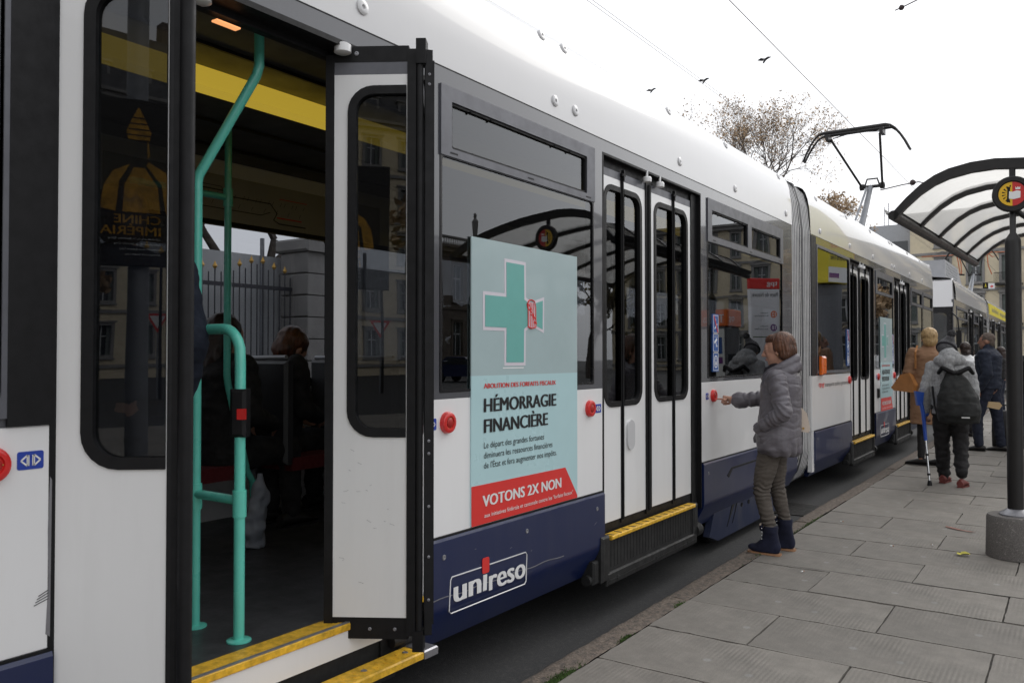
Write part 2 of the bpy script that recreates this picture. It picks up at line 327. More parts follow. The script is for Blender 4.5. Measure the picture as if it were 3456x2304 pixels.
        return s.add(V, fs)
    def ell(s, c, r, seg=14, rings=9, rot=None):
        c = Vector(c); V = []; fs = []
        for i in range(rings+1):
            ph = math.pi*i/rings
            for k in range(seg):
                t = 2*math.pi*k/seg; q = Vector((math.sin(ph)*math.cos(t)*r[0], math.sin(ph)*math.sin(t)*r[1], math.cos(ph)*r[2]))
                if rot: q = rot @ q
                V.append(c + q)
        for i in range(rings):
            for k in range(seg): fs.append((i*seg+k, (i+1)*seg+k, (i+1)*seg+(k+1) % seg, i*seg+(k+1) % seg))
        return s.add(V, fs)
    def cap(s, a, ra, b, rb, seg=12, flat=None):
        """round ended tapered limb"""
        a = Vector(a); b = Vector(b); d = b - a; L = max(d.length, 1e-4); d = d/L; pts = []; rr = []
        for t in (-.98, -.75, -.4): pts.append(a + d*ra*t); rr.append(ra*math.sqrt(max(0, 1-t*t)))
        pts.append(a); rr.append(ra); pts.append(a.lerp(b, .5)); rr.append((ra+rb)/2); pts.append(b); rr.append(rb)
        for t in (.4, .75, .98): pts.append(b + d*rb*t); rr.append(rb*math.sqrt(max(0, 1-t*t)))
        return s.tube(pts, rr, seg)
    def chain(s, pts, rr, seg=12):
        for i in range(len(pts)-1): s.cap(pts[i], rr[i], pts[i+1], rr[i+1], seg)
        return s
    def stack(s, lv, seg=24, pw=2.0):
        """horizontal (super)elliptic sections: (z, cx, cy, rx, ry)"""
        V = []
        for z, cx, cy, rx, ry in lv:
            for k in range(seg):
                t = 2*math.pi*k/seg; c, q = math.cos(t), math.sin(t); e = 2/pw
                V.append((cx + rx*math.copysign(abs(c)**e, c), cy + ry*math.copysign(abs(q)**e, q), z))
        n = len(lv); fs = [(i*seg+k, i*seg+(k+1) % seg, (i+1)*seg+(k+1) % seg, (i+1)*seg+k) for i in range(n-1) for k in range(seg)]
        fs += [tuple(range(seg))[::-1], tuple(range((n-1)*seg, n*seg))]
        return s.add(V, fs)
    def mesh(s, name, off=None, smooth=38):
        me = bpy.data.meshes.new(name)
        vs = [tuple(q - off) for q in s.v] if off is not None else [tuple(q) for q in s.v]
        me.from_pydata(vs, [], s.f); me.update()
        for m in s.mats: me.materials.append(m)
        if len(s.mats) > 1: me.polygons.foreach_set('material_index', s.m)
        bm = bmesh.new(); bm.from_mesh(me); bmesh.ops.recalc_face_normals(bm, faces=bm.faces)
        if smooth:
            for f in bm.faces: f.smooth = True
            c = R(smooth)
            for e in bm.edges:
                e.smooth = len(e.link_faces) == 2 and e.calc_face_angle(0) < c
        bm.to_mesh(me); bm.free(); return me
    def build(s, name, m=None, parent=None, smooth=38, label=None):
        if m is not None and not s.mats: s.mats = [m]
        o = bpy.data.objects.new(name, s.mesh(name, wloc(parent) if parent is not None else None, smooth)); COL.objects.link(o)
        o.parent = parent
        if label: o['label'] = label
        return o
def tag(o, label=None, cat=None, group=None, kind=None):
    if label: o['label'] = label
    if cat: o['category'] = cat
    if group: o['group'] = group
    if kind: o['kind'] = kind
    return o
def thing(name, label, cat, loc=(0, 0, 0), rz=0, group=None, kind=None):
    o = bpy.data.objects.new(name, None); COL.objects.link(o); o.location = loc; o.rotation_euler = (0, 0, rz); o.empty_display_size = .2
    return tag(o, label, cat, group, kind)
def bx(name, m, parent, fr, *a, **k): return MB().box(fr, *a).build(name, m, parent, **k)
def mesh_child(name, me, parent, loc):
    o = bpy.data.objects.new(name, me); COL.objects.link(o); o.parent = parent; o.location = Vector(loc) - wloc(parent); return o
def rrect(u0, u1, v0, v1, rl, rr_, n=6):
    """rounded rectangle, radius rl on the u0 side and rr_ on the u1 side"""
    P = []
    for cx, cy, r, a0 in ((u1, v0, rr_, -90), (u1, v1, rr_, 0), (u0, v1, rl, 90), (u0, v0, rl, 180)):
        sx = -1 if cx == u1 else 1; sy = 1 if cy == v0 else -1
        c = (cx + sx*r, cy + sy*r)
        for k in range(n+1):
            t = R(a0 + 90*k/n); P.append((c[0] + r*math.cos(t), c[1] + r*math.sin(t)))
    return P
def outer_for(inner, u0, u1, v0, v1):
    cx, cy = (u0+u1)/2, (v0+v1)/2; n = len(inner)//4; P = []
    cs = ((u1, v0), (u1, v1), (u0, v1), (u0, v0))
    for q in range(4):
        for k in range(n):
            t = k/(n-1); c = cs[q]
            h = abs(t-.5)*2
            if t < .5: other = {0: (inner[q*n][0], v0), 1: (u1, inner[q*n][1]), 2: (inner[q*n][0], v1), 3: (u0, inner[q*n][1])}[q]
            else: other = {0: (u1, inner[q*n+n-1][1]), 1: (inner[q*n+n-1][0], v1), 2: (u0, inner[q*n+n-1][1]), 3: (inner[q*n+n-1][0], v0)}[q]
            P.append((c[0] + (other[0]-c[0])*h, c[1] + (other[1]-c[1])*h))
    return P
_tc = {}
def text_geo(s, bold=0, shear=0):
    key = (s, bold, shear)
    if key not in _tc:
        cu = bpy.data.curves.new('t', 'FONT'); cu.body = s; cu.resolution_u = 3; cu.offset = bold; cu.shear = shear
        ob = bpy.data.objects.new('t', cu); COL.objects.link(ob)
        dg = bpy.context.evaluated_depsgraph_get(); dg.update(); me = bpy.data.meshes.new_from_object(ob.evaluated_get(dg))
        _tc[key] = ([v.co.copy() for v in me.vertices], [tuple(p.vertices) for p in me.polygons])
        bpy.data.objects.remove(ob); bpy.data.curves.remove(cu); bpy.data.meshes.remove(me)
    return _tc[key]
def text(mb, s, fr, u0, u1, v0, v1, w, bold=0, shear=0, base=None):
    """lay a string into the box u0..u1, v0..v1 of a frame (fits the outline of the glyphs)"""
    V, fs = text_geo(s, 0, shear)
    if not V: return mb
    x0 = min(v.x for v in V); x1 = max(v.x for v in V); y0 = min(v.y for v in V); y1 = max(v.y for v in V)
    if base: y0, y1 = base
    k = (u1-u0)/(x1-x0)*bold*.9
    for i, d in enumerate((-k, 0, k) if bold else (0,)):
        P = [fr.p(u0 + d + (v.x-x0)/(x1-x0)*(u1-u0), v0 + (v.y-y0)/(y1-y0)*(v1-v0), w + i*.0003) for v in V]
        mb.add(P, fs)
    return mb
CAPS = (0, .715); LOW = (0, .53)
def eval_mesh(ob):
    dg = bpy.context.evaluated_depsgraph_get(); dg.update(); return bpy.data.meshes.new_from_object(ob.evaluated_get(dg))
def blend(mb, name, m, parent, voxel=.012, smooth=3, disp=None):
    """fuse overlapping closed pieces into one continuous surface; coordinates are local to the parent"""
    me = bpy.data.meshes.new(name); me.from_pydata([tuple(v) for v in mb.v], [], mb.f); me.update()
    bm = bmesh.new(); bm.from_mesh(me); bmesh.ops.recalc_face_normals(bm, faces=bm.faces); bm.to_mesh(me); bm.free()
    ob = bpy.data.objects.new('tmp', me); COL.objects.link(ob)
    r = ob.modifiers.new('r', 'REMESH'); r.mode = 'VOXEL'; r.voxel_size = voxel; r.adaptivity = 0
    if smooth:
        q = ob.modifiers.new('s', 'SMOOTH'); q.factor = .5; q.iterations = smooth
    res = eval_mesh(ob); bpy.data.objects.remove(ob)
    if disp:
        no = [v.normal.copy() for v in res.vertices]
        for v, n_ in zip(res.vertices, no): v.co = v.co + n_*disp(v.co, n_)
    res.materials.clear(); res.materials.append(m); res.polygons.foreach_set('use_smooth', [True]*len(res.polygons)); res.name = name
    o = bpy.data.objects.new(name, res); COL.objects.link(o); o.parent = parent
    return o
# ================================================================= TRAMS
COVE = [(2.80, 0), (2.95, -.004), (3.08, -.014), (3.18, -.030), (3.25, -.052), (3.30, -.083), (3.33, -.13), (3.35, -.22), (3.40, -.7), (3.41, -1.15), (3.40, -1.6), (3.35, -2.08), (3.33, -2.17), (3.18, -2.27), (3.08, -2.286), (2.80, -2.3)]
def bolts(root, ys, z, w, fr=SIDE):
    for y in ys:
        MB().lathe(fr.p(y, z, w), fr.w + fr.v*(.25 if z > 3.1 else .05), [(-.01, .032), (.007, .032), (.011, .026), (.0105, .010), (.002, .008)], 18).build('bolt_cover', M['white_cove'], root)
def screws(root, pts, w, fr=SIDE, name='screw', r=.012, m='alu'):
    for y, z in pts: MB().lathe(fr.p(y, z, w), fr.w, [(-.004, r), (.002, r), (.0035, r*.6), (.001, r*.3)], 10).build(name, M[m], root)
def door_sign(parent, y, z, wd=.095, h=.052, w=.0, fr=SIDE):
    s = MB().prism(fr, rrect(y-wd/2, y+wd/2, z-h/2, z+h/2, .006, .006, 3), w-.002, w+.002).build('sticker', M['signblue'], parent)
    m = MB(); a = h*.30; c = wd*.37
    def ln(p, q, t=.0045):
        d = Vector((q[0]-p[0], q[1]-p[1])); d.normalize(); n = Vector((-d.y, d.x))*t/2
        m.add([fr.p(p[0]+n.x, p[1]+n.y, w+.0032), fr.p(p[0]-n.x, p[1]-n.y, w+.0032), fr.p(q[0]-n.x, q[1]-n.y, w+.0032), fr.p(q[0]+n.x, q[1]+n.y, w+.0032)], [(0, 1, 2, 3)])
    for sx in (-1, 1):
        P = [(y+sx*c, z), (y+sx*c*.34, z+a), (y+sx*c*.34, z-a)]
        for i in range(3): ln(P[i], P[(i+1) % 3])
        ln((y+sx*.006, z-a), (y+sx*.006, z+a))
    m.build('door_symbol', M['ink_white'], parent)
    return s
def red_button(root, y, z, w=0, fr=SIDE, r=.05):
    b = MB().lathe(fr.p(y, z, w), fr.w, [(-.01, r), (.010, r), (.020, r*.93), (.025, r*.76), (.024, r*.58), (.018, r*.52), (.018, .001)], 28).build('door_button', M['red'], root)
    MB().lathe(fr.p(y, z, w+.016), fr.w, [(0, r*.44), (.006, r*.44), (.009, r*.36), (.009, .001)], 20).build('push_cap', M['redd'], b)
    m = MB()
    for k in range(6):
        t = k*math.pi/3; m.lathe(fr.p(y + math.cos(t)*r*.5, z + math.sin(t)*r*.5, w+.0185), fr.w, [(0, .0022), (.0016, .0022)], 6)
    m.build('rivet_ring', M['gold'], b)
def window(root, a, b, z0, z1, rail=None, hops=(), fr=SIDE, glass='glass', bevel=True):
    """a window part: grey frame, lower pane, mid rail, hopper panes"""
    m = MB()
    if rail:
        cs = [a] + [((hops[i][1] + hops[i+1][0])/2) for i in range(len(hops)-1)] + [b]
        for i, (h0, h1, hz0, hz1) in enumerate(hops):
            inner = rrect(h0, h1, hz0, hz1, .008, .008, 2); inner = inner
            m.ringplate(fr, outer_for(rrect(h0, h1, hz0, hz1, .008, .008, 6), cs[i], cs[i+1], rail, z1), rrect(h0, h1, hz0, hz1, .008, .008, 6), -.02, .010)
        m.box(fr, a, b, rail-.004, rail, .0, .004)
    else:
        m.ringplate(fr, outer_for(rrect(a+.03, b-.03, z0+.03, z1-.03, .04, .04, 6), a, b, z0, z1), rrect(a+.03, b-.03, z0+.03, z1-.03, .04, .04, 6), -.02, .008)
    f = m.build('window', M['winframe'], root)
    top = rail if rail else z1 - .03
    lo = z0 + .012 if rail else z0 + .03
    ins = .016 if rail else .03
    bx('pane', M[glass], f, fr, a+ins, b-ins, lo, top-.004, -.012, -.006)
    sl = MB().ringplate(fr, outer_for(rrect(a+ins, b-ins, lo, top-.004, .02, .02, 6), a+.002, b-.002, z0+.002, top-.002), rrect(a+ins, b-ins, lo, top-.004, .02, .02, 6), -.03, .003)
    sl.build('seal', M['blackgloss'], f)
    for h0, h1, hz0, hz1 in hops:
        bx('hopper_pane', M[glass], f, fr, h0, h1, hz0, hz1, -.016, -.011)
        s2 = MB().ringplate(fr, outer_for(rrect(h0+.012, h1-.012, hz0+.012, hz1-.012, .01, .01, 6), h0, h1, hz0, hz1), rrect(h0+.012, h1-.012, hz0+.012, hz1-.012, .01, .01, 6), -.012, .002)
        for t in (.12, .25, .72, .85): s2.ell(fr.p(h0+(h1-h0)*t, hz1-.012, .003), (.007, .007, .007), 6, 4)
        s2.build('hopper_seal', M['black'], f)
    if rail and len(hops):
        for t in (.07, .52, .95):
            bx('drain_slot', M['black'], f, fr, a+(b-a)*t-.035, a+(b-a)*t+.02, rail+.014, rail+.021, .009, .0115)
    return f
def leaf(parent, fr, wd, hinge, zb=.43, zt=2.60, mg=.055):
    """a folding door leaf in its own frame: u from 0 to wd; hinge = side (0/1) where the glass runs out into the rubber"""
    r = .105
    if hinge: a, b, ra, rb = mg, wd-.004, r, .002
    else: a, b, ra, rb = .004, wd-.055, .002, r
    inner = rrect(a, b, 1.145, 2.555, ra, rb, 6)
    lf = MB().ringplate(fr, outer_for(inner, 0, wd, zb, zt), inner, -.03, 0).build('door_leaf', M['door_white'], parent)
    t = .034; a2, b2 = (a+t, b) if hinge else (a, b-t)
    in2 = rrect(a2, b2, 1.145+t, 2.555-t, max(ra-t, .002), max(rb-t, .002), 6)
    MB().ringplate(fr, inner, in2, -.034, .006).build('glass_seal', M['black'], lf)
    bx('pane', M['doorglass'], lf, fr, a2, b2, 1.145+t, 2.555-t, -.020, -.015)
    bx('header_plate', M['winframe'], lf, fr, 0, wd, zt, zt+.05, -.03, 0)
    return lf
def door_set(root, y0, y1, fr=SIDE, oval=False, stepm=True):
    """closed four-leaf folding door between y0 and y1"""
    k = (y1-y0)/1.61
    def Y(q): return y0 + (q-4.48)*k
    ff = F(fr.p(0, 0, -.035), fr.u, fr.v, fr.w)
    L4 = [(4.50, 4.79, 1), (4.835, 5.16, 0), (5.245, 5.61, 1), (5.66, 5.96, 0)]
    for i, (a, b, h) in enumerate(L4):
        f2 = F(ff.p(Y(a), 0, 0), fr.u, fr.v, fr.w); lf = leaf(root, f2, Y(b)-Y(a), h)
        if i == 1 and oval:
            MB().prism(F(f2.p(.085, .953, 0), fr.u, fr.v, fr.w), [(.052*math.cos(t)*1.0, .052*math.sin(t) + math.copysign(.045, math.sin(t))) for t in [2*math.pi*(j+.5)/24 for j in range(24)]], 0, .014).build('oval_plate', M['white_cove'], lf)
    for a, b in ((4.79, 4.835), (5.16, 5.245), (5.61, 5.66)):
        g = MB(); c = (Y(a)+Y(b))/2
        if b-a > .06:
            g.ext(ff, [(.40, -.03), (.40, .008), (2.66, .008), (2.66, -.03)], Y(a), Y(b), True); g.tube([ff.p(c, .42, .010), ff.p(c, 2.64, .010)], .012, 6)
        else:
            g.box(ff, Y(a), Y(b), .40, 2.64, -.03, .004); g.tube([ff.p(c, .42, .007), ff.p(c, 2.66, .007)], .008, 6)
        g.build('rubber_edge', M['black'], root)
    for q in (4.81, 5.63):
        MB().box(ff, Y(q)-.022, Y(q)+.022, 2.63, 2.645, .0, .02).box(ff, Y(q)-.006, Y(q)+.006, 2.60, 2.67, .0, .022).build('hinge_pin', M['black'], root)
    for q in (5.12, 5.33):
        o = ff.p(Y(q), 2.665, .035)
        rl = MB().lathe(o, fr.v, [(-.022, .026), (-.018, .031), (.008, .031), (.014, .026), (.016, .008), (.055, .008)], 16).build('roller', M['seatrim'] if False else M['white'], root)
    # frame, lintel, jambs, threshold
    g = MB()
    g.box(fr, y0, y1, 2.655, 2.72, -.30, -.045).box(fr, y0, y0+.016, .30, 2.72, -.12, .001).box(fr, Y(5.965), y1, .30, 2.72, -.12, -.03).box(fr, y1-.012, y1, .30, 2.72, -.03, .001)
    g.box(fr, y0+.016, y1-.012, 2.708, 2.722, -.05, .001)
    g.box(fr, y0, y1, .36, .43, -.12, -.04)
    g.build('door_frame', M['black'], root)
    if stepm: folded_step(root, Y(4.50), Y(5.86), fr)
def folded_step(root, a, b, fr=SIDE):
    st = MB().box(fr, a-.07, b+.08, .12, .345, -.10, .012).build('step_unit', M['dark'], root)
    g = MB(); n = int((b-a)/.045)
    for i in range(n): g.box(fr, a + (b-a)*(i+.3)/n, a + (b-a)*(i+.7)/n, .17, .335, .010, .014)
    g.build('riser_rib', M['dark'], st)
    y = MB().rbox(fr, a+.02, b, .345, .372, -.02, .045, .006); y.build('step_nosing', M['yellow'], st)
    for i in range(int((b-a)/.1)): bx('grip_bar', M['step'], st, fr, a+.04+i*.1, a+.055+i*.1, .372, .3735, -.01, .04)
    MB().rbox(fr, a-.08, a+.02, .10, .375, -.04, .030, .012).build('step_bracket', M['step'], st); MB().rbox(fr, b, b+.08, .12, .365, -.04, .030, .012).build('step_bracket', M['step'], st)
    MB().rbox(fr, a-.02, b+.05, .07, .15, -.02, .034, .01).box(fr, a, b+.03, .10, .106, .034, .038).build('step_rail', M['step'], st)
    MB().rbox(fr, a-.15, a-.085, .10, .24, -.08, .01, .012).lathe(fr.p(a-.16, .13, -.03), fr.u, [(-.02, .03), (.02, .03)], 12).build('step_motor', M['dark'], st)
    MB().lathe(fr.p(b+.10, .16, .0), fr.u, [(-.05, .05), (.04, .05)], 14).build('step_motor', M['dark'], st)
    screws(st, [(a+(b-a)*t, .105) for t in (.08, .5, .9)], .036, fr, 'step_bolt', .014, 'step')
def skirt(root, a, b, fr=SIDE, zt=.64, lead=True, extra=()):
    prof = [(zt, -.02), (zt, .008), (zt-.012, .014), (.34, .014), (.30, .008), (.14, -.075), (.14, -.11)]
    s = MB().ext(fr, prof, a, b)
    s.add([fr.p(u, v, w_) for u in (a, b) for v, w_ in prof + [(zt, -.11)]], [tuple(range(8))[::-1], tuple(range(8, 16))])
    o = s.build('skirt_panel', M['blue'], root, smooth=25)
    bx('trim_strip', M['black'], o, fr, a, b, zt, zt+.008, -.02, .006)
    screws(o, [(a+.09, zt-.085), (b-.10, zt-.085)] + list(extra), .0145, fr, 'skirt_screw', .013)
    return o
def side_panel(root, a, b, wins, z_w=1.27, fr=SIDE, zt=.648):
    """white lower wall + grey window band with window openings"""
    MB().rbox(fr, a, b, zt, z_w, -.04, 0, .003).build('white_panel', M['white'], root)
    g = MB(); cs = [a] + [(wins[i][1]+wins[i+1][0])/2 for i in range(len(wins)-1)] + [b]
    if wins:
        for i, (wa, wb, za, zb) in enumerate(wins):
            inn = rrect(wa, wb, za, zb, .012, .012, 6); g.ringplate(fr, outer_for(inn, cs[i], cs[i+1], z_w, 2.797), inn, -.05, .0)
    else: g.box(fr, a, b, z_w, 2.797, -.05, 0)
    g.build('grey_band', M['grey'], root)
def far_side(root, a, b, fr=SIDE, wins=None):
    g = MB().box(fr, a, b, .10, 1.25, -2.30, -2.26).box(fr, a, b, 2.36, 2.80, -2.30, -2.262)
    g.build('far_wall', M['white'], root)
    wins = wins or [(a + (b-a)*i/max(1, round((b-a)/1.9)), a + (b-a)*(i+1)/max(1, round((b-a)/1.9))) for i in range(max(1, round((b-a)/1.9)))]
    for u, v in wins:
        f = MB().ringplate(fr, outer_for(rrect(u+.05, v-.05, 1.31, 2.33, .02, .02, 6), u, v, 1.25, 2.36), rrect(u+.05, v-.05, 1.31, 2.33, .02, .02, 6), -2.30, -2.25).build('far_window', M['black'], root)
        bx('pane', M['farglass'], f, fr, u+.05, v-.05, 1.31, 2.33, -2.285, -2.28)
def shell(root, a, b, fr=SIDE, cove='white_cove'):
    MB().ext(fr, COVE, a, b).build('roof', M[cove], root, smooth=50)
    bx('gutter_strip', M['black'], root, fr, a, b, 2.797, 2.801, -.01, .0025)
    bx('floor', M['floor_in'], root, fr, a, b, .34, .40, -2.28, -.045)
    MB().box(fr, a, b, 2.76, 2.78, -2.28, -.10).build('ceiling', M['ceil_in'], root)
    g = MB()
    for w_ in (-.55, -1.0, -1.5, -1.95): g.box(fr, a, b, 2.745, 2.7605, w_-.008, w_+.008)
    g.build('ceiling_joint', M['black'], root)
    bx('underframe', M['dark'], root, fr, a+.05, b-.05, .08, .34, -2.1, -.32)
    MB().box(fr, a+.3, b-.3, 2.655, 2.742, -.86, -.76).build('light_strip', M['yel_lit'], root)
def endwall(root, y, fr=SIDE, m='wall_in'):
    MB().box(fr, y-.02, y+.02, .3, 3.3, -2.25, -.06).build('end_wall', M[m], root)
def bellows(root, a, b, fr=SIDE):
    path = [(.06, -.42), (.08, -.24), (.16, -.13), (.28, -.065), (.45, -.025), (1.5, -.01), (2.80, -.012), (3.08, -.04), (3.24, -.085), (3.32, -.16), (3.35, -.3), (3.38, -1.15), (3.35, -2.0), (3.24, -2.21), (2.8, -2.29), (.5, -2.25), (.08, -1.8)]
    c = Vector((1.6, -1.15)); n = 12; secs = []
    for i in range(2*n+1):
        d = .0 if i % 2 == 0 else -.045
        if i in (12,): d = -.05
        ring = []
        for v, w_ in path:
            q = Vector((v, w_)); r = (c-q).normalized(); ring.append((v - d*0 + r.x*(-d), w_ + r.y*(-d)))
        secs.append((a + (b-a)*i/(2*n), ring))
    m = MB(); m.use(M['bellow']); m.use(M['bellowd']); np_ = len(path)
    V = [fr.p(u, v, w_) for u, rg in secs for v, w_ in rg]
    base = len(m.v); m.v += V
    for i in range(2*n):
        for k in range(np_-1):
            m.f.append((i*np_+k, i*np_+k+1, (i+1)*np_+k+1, (i+1)*np_+k)); m.m.append(0)
    # crisp ridge bands
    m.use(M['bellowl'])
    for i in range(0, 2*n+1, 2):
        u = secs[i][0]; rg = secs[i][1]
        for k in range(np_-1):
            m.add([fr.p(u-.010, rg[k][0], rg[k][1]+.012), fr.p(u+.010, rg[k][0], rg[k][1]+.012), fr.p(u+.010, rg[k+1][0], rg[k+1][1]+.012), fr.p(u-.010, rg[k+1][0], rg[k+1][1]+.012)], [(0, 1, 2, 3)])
    g = m.build('bellows', None, root, smooth=25)
    MB().ext(fr, [(.14, -.20), (.24, -.07), (.45, -.01), (2.8, .0), (3.1, -.03), (3.3, -.09), (3.36, -.2), (3.30, -.2), (3.0, -.10), (.5, -.08)], (a+b)/2-.03, (a+b)/2+.03, True).build('bellows_ring', M['bellowd'], g)
def hvac(root, y0, y1, z=3.40, w0=-1.6, w1=-.5, h=.25, fr=SIDE, m='steel'):
    prof = [(z, w0), (z, w1), (z+h*.55, w1-.02), (z+h, w1-.16), (z+h, w0+.16), (z+h*.55, w0+.02)]
    MB().ext(fr, prof, y0, y1, True).build('roof_unit', M[m], root, smooth=30)
def pantograph(root, yb, yk, yh, xc=-3.55, zb=3.5, zk=5.03, zh=5.85, half=.80):
    base = MB().box(W0, xc-.55, xc+.55, yb-.5, yb+.5, zb, zb+.06)
    p = base.build('pantograph', M['steel'], root)
    MB().tube([(xc-.05, yb, zb), (xc-.03, yk, zk)], [.07, .05], 10).build('lower_arm', M['mast'], p)
    MB().tube([(xc-.15, yb-.3, zb+.1), (xc-.08, yk-.15, zk-.05)], .022, 8).build('control_rod', M['mast'], p)
    MB().tube([(xc-.25, yk, zk), (xc+.25, yk, zk)], .035, 8).lathe((xc-.2, yk, zk), (1, 0, 0), [(-.04, .07), (.04, .07)], 10).lathe((xc+.2, yk, zk), (1, 0, 0), [(-.04, .07), (.04, .07)], 10).tube([(xc-.15, yk, zk), (xc-.1, yk, zk+.16), (xc+.1, yk, zk+.16), (xc+.15, yk, zk)], .02, 6).build('knuckle', M['steel'], p)
    for s in (-1, 1):
        MB().tube([(xc+s*.2, yk, zk), (xc+s*half*.56, yh, zh-.12)], .024, 8).build('upper_arm', M['steel'], p)
    MB().tube([(xc-half*.52, yh, zh-.1), (xc, yh, zh-.03), (xc+half*.56, yh, zh-.08)], .010, 5).build('cross_wire', M['steel'], p)
    g = MB()
    for dy in (-.12, .12):
        pts = []
        for i in range(25):
            t = -1 + 2*i/24; x = xc + half*1.22*t; a = abs(t)
            z = zh if a < .62 else zh - .5*((a-.62)/.38)**1.7
            pts.append((x, yh+dy*(1 if a < .62 else 1-.5*(a-.62)/.38), z))
        g.tube(pts, [.034 if abs(-1+2*i/24) < .64 else .022 for i in range(25)], 8)
    g.box(W0, xc-half*.66, xc-half*.58, yh-.14, yh+.14, zh-.14, zh-.02).box(W0, xc+half*.58, xc+half*.66, yh-.14, yh+.14, zh-.14, zh-.02)
    g.build('collector_head', M['steel'], p)
def poster(root, a, b, full=True, fr=SIDE):
    def X(q): return a + (q-3.149)/(4.160-3.149)*(b-a)
    w_ = .0065
    P = MB().box(fr, a, b, 1.373, 2.042, -.001, w_).build('advert_poster', M['poster_top'], root)
    MB().box(fr, a, b, .655, 1.373, -.001, w_).build('poster_lower', M['poster_low'], P)
    def pl(pts, m, nm, dw=.0015):
        return MB().prism(fr, [(X(q), v) for q, v in pts], w_-.001, w_+dw).build(nm, M[m], P)
    cr = [(3.440, 1.945), (3.602, 1.943), (3.604, 1.764), (3.645, 1.748), (3.645, 1.632), (3.602, 1.610), (3.600, 1.436), (3.440, 1.436), (3.442, 1.612), (3.258, 1.612), (3.258, 1.768), (3.442, 1.768)]
    cy, cz = 3.47, 1.69
    def grow(pts, d):
        out = []; n = len(pts)
        for i in range(n):
            p0, p, p1 = (Vector(pts[j % n]) for j in (i-1, i, i+1)); e0 = (p-p0).normalized(); e1 = (p1-p).normalized()
            n0 = Vector((-e0.y, e0.x)); n1 = Vector((-e1.y, e1.x)); q = (n0+n1); q = q/max(q.dot(n0), .3); out.append(tuple(p + q*d))
        return out
    pl(grow(cr, .017), 'ppink', 'cross_outline', .0012); pl(cr, 'pcross', 'green_cross', .0026)
    wd = [(3.705, 1.748), (3.786, 1.768), (3.784, 1.612), (3.705, 1.634)]
    pl(grow(wd, .015), 'ppink', 'cross_outline', .0010); pl(wd, 'pcross', 'green_cross', .0022)
    if full:
        h = MB()
        for dx in range(4): h.prism(fr, [(X(3.640+.019*dx), 1.620-.003*(dx % 2)), (X(3.656+.019*dx), 1.620), (X(3.654+.018*dx), 1.752), (X(3.640+.018*dx), 1.756)], w_, w_+.004)
        h.build('hand_drawing', M['ppink'], P)
        h = MB()
        def ln(pts, t=.0035): h.tube([fr.p(X(q), v, w_+.004) for q, v in pts], t, 4)
        for dx in range(5): ln([(3.638+.0185*dx, 1.622), (3.637+.018*dx, 1.75 if dx < 4 else 1.73)])
        ln([(3.638, 1.622), (3.675, 1.614), (3.712, 1.622)]); ln([(3.637, 1.75), (3.65, 1.763), (3.672, 1.766), (3.70, 1.758), (3.709, 1.73)])
        ln([(3.627, 1.745), (3.632, 1.722), (3.66, 1.704), (3.664, 1.716), (3.65, 1.735), (3.627, 1.745)]); ln([(3.66, 1.704), (3.68, 1.694), (3.672, 1.683), (3.655, 1.69)]); ln([(3.683, 1.69), (3.705, 1.668), (3.719, 1.638), (3.706, 1.642), (3.69, 1.66), (3.683, 1.69)])
        h.build('hand_outline', M['ink_red'], P)
    bx('underline', M['ink_white'], P, fr, X(3.412), X(3.600), 1.405, 1.4105, w_-.001, w_+.0012)
    pl([(3.150, .845), (4.024, .841), (4.158, .668), (4.158, .654), (3.150, .654)], 'ink_red', 'red_banner', .0015)
    def tx(s, q0, q1, v0, v1, m, b_=.0, base=None, dw=.0022): text(MB(), s, fr, X(q0), X(q1), v0, v1, w_+dw, b_, 0, base).build('lettering', M[m], P, smooth=0)
    tx('ABOLITION DES FORFAITS FISCAUX', 3.249, 3.918, 1.311, 1.335, 'ink_red', .035, CAPS)
    if full:
        tx('HÉMORRAGIE', 3.252, 3.921, 1.195, 1.264, 'ink_black', .045, CAPS); tx('FINANCIÈRE', 3.252, 3.834, 1.094, 1.163, 'ink_black', .045, CAPS)
        tx('Le départ des grandes fortunes', 3.249, 3.797, 1.019, 1.042, 'ink_black', .0, LOW); tx('diminuera les ressources financières', 3.249, 3.884, .970, .993, 'ink_black', .0, LOW)
        tx('de l\'État et fera augmenter nos impôts.', 3.249, 3.928, .921, .944, 'ink_black', .0, LOW)
    else:
        tx('ABLATION DES', 3.252, 3.921, 1.195, 1.264, 'ink_black', .03, CAPS); tx('PRESTATIONS', 3.252, 3.834, 1.094, 1.163, 'ink_black', .03, CAPS)
        for i, q in enumerate((3.80, 3.88, 3.75)): tx('Les prestations sociales seront', 3.249, q, 1.019-.049*i, 1.042-.049*i, 'ink_black', .0, LOW)
    tx('VOTONS 2X NON', 3.239, 3.973, .737, .793, 'ink_white', .04, CAPS, .003)
    tx('aux initiatives fédérale et cantonale contre les "forfaits fiscaux"', 3.252, 4.105, .683, .699, 'ink_white', .0, LOW, .003)
